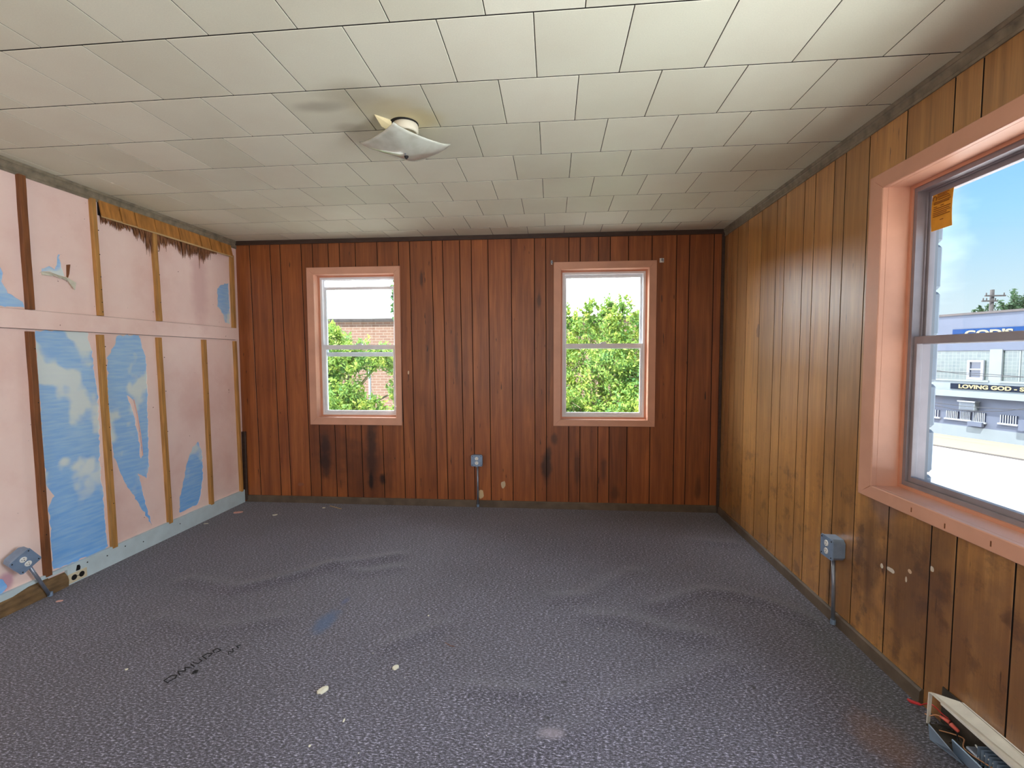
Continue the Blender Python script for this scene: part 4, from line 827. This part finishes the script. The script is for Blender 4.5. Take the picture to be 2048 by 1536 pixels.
def uvbox(s0, s1, z0, z1, nm):
    bm = bmesh.new(); uv = bm.loops.layers.uv.new('UVMap'); q = [(s0, z0), (s1, z0), (s1, z1), (s0, z1)]
    f = bm.faces.new([bm.verts.new(TF(s, -.06, z)) for s, z in q])
    for l, (s, z) in zip(f.loops, q): l[uv].uv = (s, z)
    r = bmesh.ops.extrude_face_region(bm, geom=[f]); bmesh.ops.translate(bm, verts=[v for v in r['geom'] if isinstance(v, bmesh.types.BMVert)], vec=-fnv*.08)
    return local(obj(nm, bm, 'block_glass', bd), bd)
for s0, s1 in ((-11.0, -5.25), (-4.6, 2.64), (3.23, 8.95)):
    uvbox(s0, s1, -.08, 1.58, 'glass_block_panel'); fb('sill', s0-.05, s1+.05, -.16, -.06, -.1, .10, 'facade_light')
for k in range(8):
    s = 3.9+k*.62; fb('mullion', s, s+.06, -.06, 1.56, -.1, -.03, 'facade_light')
def smallwin(s0, s1, z0, z1):
    bm = bmesh.new(); T = lambda u, d, z: TF(u, -d, z); rect_ring(bm, (s0, s1, z0, z1), (s0+.12, s1-.12, z0+.14, z1-.10), -.06, .05, T); w = local(obj('window', bm, 'ext_trim', bd), bd)
    zm = (z0+z1)/2+.04; fb('pane', s0+.1, s1-.1, z0+.12, zm-.03, -.05, -.02, 'far_glass', w); fb('pane', s0+.1, s1-.1, zm+.03, z1-.09, -.05, -.02, 'far_glass', w); fb('meeting_rail', s0+.1, s1-.1, zm-.035, zm+.035, -.04, .03, 'ext_trim', w)
smallwin(1.62, 2.40, -.05, 1.05); smallwin(-3.4, -2.6, -.05, 1.05)
def sign(s0, s1, z0, z1, m, text, ts, tz, size, w_):
    sg = fb('sign_board', s0, s1, z0, z1, .03, .09, m, None, 'navy sign board lettered in gold')
    cu = bpy.data.curves.new('lettering', 'FONT'); cu.body = text; cu.size = size; cu.extrude = .012; cu.offset = .012*size/.34
    tmp = bpy.data.objects.new('tmp', cu); C.objects.link(tmp); bpy.context.view_layer.update(); dg = bpy.context.evaluated_depsgraph_get()
    me = bpy.data.meshes.new_from_object(tmp.evaluated_get(dg)); bpy.data.objects.remove(tmp)
    xs = [v.co.x for v in me.vertices]; sc_ = w_/(max(xs)-min(xs))
    me.transform(Matrix.Diagonal((sc_, 1, 1, 1)))
    me.transform(Matrix(((fu.x, 0, fnv.x, 0), (fu.y, 0, fnv.y, 0), (0, 1, 0, 0), (0, 0, 0, 1)))); p = TF(ts, .105, tz); me.transform(Matrix.Translation(p))
    me.materials.clear(); me.materials.append(M['sign_gold']); o = bpy.data.objects.new('lettering', me); C.objects.link(o); o.parent = sg; return sg
sign(.86, 9.5, -.62, -.30, 'sign_navy', 'LOVING GOD - SE', 1.28, -.555, .29, 3.15)
sign(.83, 9.5, 2.30, 2.84, 'sign_blue', "GOD'S", 1.45, 2.38, .50, 2.2)
for s0, s1, z0, z1 in ((-.6, .34, -2.38, -1.96), (.68, 1.31, -2.36, -1.93), (1.42, 1.93, -2.36, -1.90), (2.03, 2.62, -2.40, -1.88), (3.26, 4.02, -2.32, -1.88), (-2.6, -1.9, -2.36, -1.92), (5.2, 5.9, -2.32, -1.88)):
    w = fb('barred_window', s0, s1, z0, z1, .0, .02, 'far_glass'); n = 7
    for k in range(n): fb('bar', s0+(s1-s0)*(k+.3)/n, s0+(s1-s0)*(k+.3)/n+.035, z0, z1, .05, .08, 'ext_trim', w)
    fb('window_sill', s0-.06, s1+.06, z0-.09, z0, 0, .12, 'ext_trim', w)
ac = fb('air_conditioner', 1.52, 2.27, -1.76, -1.30, 0, .35, 'facade_light'); fb('awning', 1.45, 2.31, -1.32, -1.25, 0, .42, 'ext_trim', ac)
for k in range(5): fb('louvre', 1.56, 2.23, -1.72+k*.08, -1.69+k*.08, .35, .37, 'facade_grey', ac)
fb('shelf_box', 1.9, 2.58, -2.66, -2.42, 0, .25, 'facade_grey'); fb('vent_box', 4.2, 4.9, -2.6, -2.05, 0, .3, 'facade_grey')
def gslab(name, lab, d0, d1, z0, z1, m):
    bm = bmesh.new(); prism(bm, [TF(-30, d0, z1), TF(25, d0, z1), TF(25, d1, z1), TF(-30, d1, z1)], [TF(-30, d0, z0), TF(25, d0, z0), TF(25, d1, z0), TF(-30, d1, z0)]); return tag(obj(name, bm, m), lab, kind='structure')
gslab('sidewalk', 'cream concrete sidewalk across the street', .0, 4.18, ZG-.1, ZG+.01, 'sidewalk'); gslab('kerb', 'grey street kerb edge', 4.18, 4.55, ZG-.1, ZG+.02, 'kerb')
# cables over the street
for k, (z0, z1, z2, dd) in enumerate(((.44, .20, .18, 2.5), (.36, .31, .20, 2.2), (-1.53, -1.60, -1.53, 2.6), (-1.68, -1.85, -1.50, 2.4))):
    P_ = []
    for i in range(25):
        s = -14+26*i/24; q = (s+.1)/4.2
        z = (z0*(1-q)*(1-q)+2*q*(1-q)*(2*z1-.5*z0-.5*z2)+z2*q*q) if -.5 < q < 1.5 else (z0 if q <= -.5 else z2)+.0
        if not -.5 < q < 1.5:
            e = -.5 if q <= -.5 else 1.5; z = z0*(1-e)**2+2*e*(1-e)*(2*z1-.5*z0-.5*z2)+z2*e*e
        p = Vector((0, 0, 1.35)).lerp(Vector(TF(s, 0, z)), 1-dd/33.0); P_.append(p)
    bm = bmesh.new(); tube(bm, P_, .016, 5); lab = ['highest', 'second highest', 'third', 'lowest'][k]
    tag(obj('utility_cable', bm, 'cable'), 'thin dark cable across the street front, %s of the four' % lab, 'cable', 'cables strung along the street')
# utility pole and hill tree beyond
t = thing('utility_pole', 'utility pole with two crossarms rising behind the painted building', 'pole', (50.8, 60, ZG))
bm = bmesh.new(); tube(bm, [(50.8, 60, ZG), (50.85, 60, 8.9)], [.28, .2], 10); local(obj('pole', bm, 'pole_wood', t, True), t)
for z, a, b in ((8.1, 49.9, 52.1), (7.5, 49.6, 51.2)):
    bm = bmesh.new(); box(bm, (a, 59.7, z), (b, 59.85, z+.16)); cra = local(obj('crossarm', bm, 'pole_wood', t), t)
    for x in (a+.15, (a+b)/2-.3, b-.15):
        bm = bmesh.new(); tube(bm, [(x, 59.78, z+.16), (x, 59.78, z+.42)], .06, 6); obj('insulator', bm, 'pole_wood', cra)
# ------------------------------------------------------------------ brick building behind the back windows
t = thing('brick_building', 'tan brick building with a dark roof edge behind the trees outside the back windows', 'building', (-4, 13, ZG))
local(bx('wall', (-15, 13, ZG), (7, 22, 2.34), 'brick_tan', t), t); local(bx('roof_edge', (-15.1, 12.92, 2.33), (7.1, 22.1, 2.42), 'coping', t, .01), t)
t = thing('downpipe', 'thin white pipe standing outside in front of the brick building', 'pipe', (-2.96, 9.9, ZG))
bm = bmesh.new(); tube(bm, [(-3.92, 9.9, ZG), (-3.92, 9.9, 1.15)], .03, 8); local(obj('pipe', bm, 'ext_trim', t, True), t)
bm = bmesh.new(); tube(bm, [(-3.92, 9.9, 1.15), (-3.92, 9.9, 1.22)], .045, 8); local(obj('cap', bm, 'ext_trim', t), t)
# ------------------------------------------------------------------ trees
def tree(name, lab, base, blobs, m, n, leaf, seed, branches, group=None, spread=.9):
    random.seed(seed); t = thing(name, lab, 'tree', base, group)
    bm = bmesh.new(); b = Vector(base); top = Vector(branches[0])
    tube(bm, [b, b.lerp(top, .5)+Vector((.05, 0, 0)), top], [branches[1], branches[1]*.75, branches[1]*.45], 8)
    for c, r in blobs:
        c = Vector(c); tube(bm, [b.lerp(top, .8), b.lerp(top, .95).lerp(c, .5)+Vector((0, 0, -.05)), c], [branches[1]*.4, branches[1]*.22, .012], 6)
        for q in range(5):
            e = c+Vector((random.gauss(0, 1), random.gauss(0, 1), random.gauss(0, 1))).normalized()*r*.8; tube(bm, [c, e], [.007, .003], 4)
    local(obj('trunk', bm, 'bark', t), t)
    V = []; Fc = []; tot = sum(r**2.2 for c, r in blobs)
    for c, r in blobs:
        c = Vector(c)
        # sprays of leaves: clusters inside the blob
        nc = max(5, int(n/28*r**2.2/tot))
        for q in range(nc):
            d = Vector((random.gauss(0, 1), random.gauss(0, 1), random.gauss(0, 1))).normalized()
            cc = c+d*r*(random.random()**.45)*spread; ax = (d+Vector((0, 0, .7))+Vector((random.uniform(-.5, .5),)*3)).normalized()
            for k in range(28):
                p = cc+ax*random.uniform(-1, 1)*r*.22+Vector((random.gauss(0, 1), random.gauss(0, 1), random.gauss(0, 1)))*r*.07
                u = Vector((random.gauss(0, 1), random.gauss(0, 1), random.gauss(0, 1))).normalized(); w = u.orthogonal().normalized(); w.rotate(Matrix.Rotation(random.uniform(0, 6.28), 3, u)); s = leaf*random.uniform(.6, 1.2)
                i = len(V); V += [p-u*s, p+w*s*.42, p+u*s, p-w*s*.42]; Fc.append((i, i+1, i+2, i+3))
    me = bpy.data.meshes.new('foliage'); me.from_pydata(V, [], Fc); o = link('foliage', me, m, t); local(o, t); tag(o, kind='stuff'); return t
gp = 'trees between the house and the brick building'
tree('leafy_tree', 'lime green leafy tree seen through the left back window', (-4.3, 8.3, ZG), [((-4.0, 8.2, 1.35), .55), ((-4.5, 8.4, .9), .7), ((-3.75, 8.1, .55), .55), ((-3.45, 8.2, 1.35), .40), ((-3.05, 8.3, 1.30), .36), ((-3.3, 8.1, .35), .4), ((-5.2, 8.6, .8), .7), ((-4.0, 8.2, -.3), .8), ((-2.65, 8.0, .25), .45), ((-2.75, 8.3, .75), .30), ((-2.3, 8.1, -.1), .55), ((-5.0, 8.5, -.3), .8), ((-3.95, 8.3, 1.75), .28)], 'leaf_lime', 56000, .040, 3, ((-4.1, 8.3, .4), .14), gp)
tree('tall_tree', 'taller green tree with drooping boughs at the right edge of the left back window', (-1.2, 8.8, ZG), [((-2.72, 8.2, 2.78), .30), ((-2.74, 8.1, 2.38), .17), ((-2.78, 8.1, 2.10), .16), ((-2.35, 8.3, 2.5), .4), ((-2.5, 8.2, 1.98), .2), ((-1.6, 8.6, 3.2), .8), ((-.9, 8.8, 3.6), .8), ((-1.9, 8.4, 3.4), .7)], 'leaf_green', 16000, .045, 5, ((-1.35, 8.7, 2.6), .16), gp)
tree('bushy_tree', 'bushy yellow green tree filling the right back window', (.75, 8.2, ZG), [((.45, 8.1, 1.75), .38), ((.95, 8.1, 1.85), .42), ((1.35, 8.2, 1.6), .42), ((.15, 8.2, 1.35), .5), ((.8, 7.9, 1.2), .55), ((1.4, 8.0, 1.0), .5), ((.3, 7.9, .6), .5), ((1.1, 7.8, .5), .6), ((-.3, 8.3, .9), .6), ((1.9, 8.2, .9), .6), ((.1, 7.9, .0), .6), ((1.5, 7.9, -.1), .7), ((-.1, 8.1, 1.7), .28), ((.62, 8.05, 2.1), .24), ((1.18, 8.1, 2.15), .24), ((.3, 8.1, 2.0), .24), ((.9, 8.1, 2.15), .26), ((1.5, 8.1, 1.95), .25), ((2.3, 8.3, .2), .6)], 'leaf_lime', 52000, .036, 9, ((.75, 8.2, .5), .12), gp)
tree('hill_tree', 'distant round green tree beyond the painted building', (62, 70, ZG), [((59, 70, 6.3), 1.8), ((61.5, 70, 7.3), 2.3), ((64.5, 71, 7.8), 2.6), ((67.5, 71, 7.5), 2.6), ((57.6, 70, 5.9), 1.3), ((62, 70, 5), 3), ((66, 70, 5), 3)], 'leaf_dark', 9000, .28, 4, ((62, 70, 4), .5), None, .95)
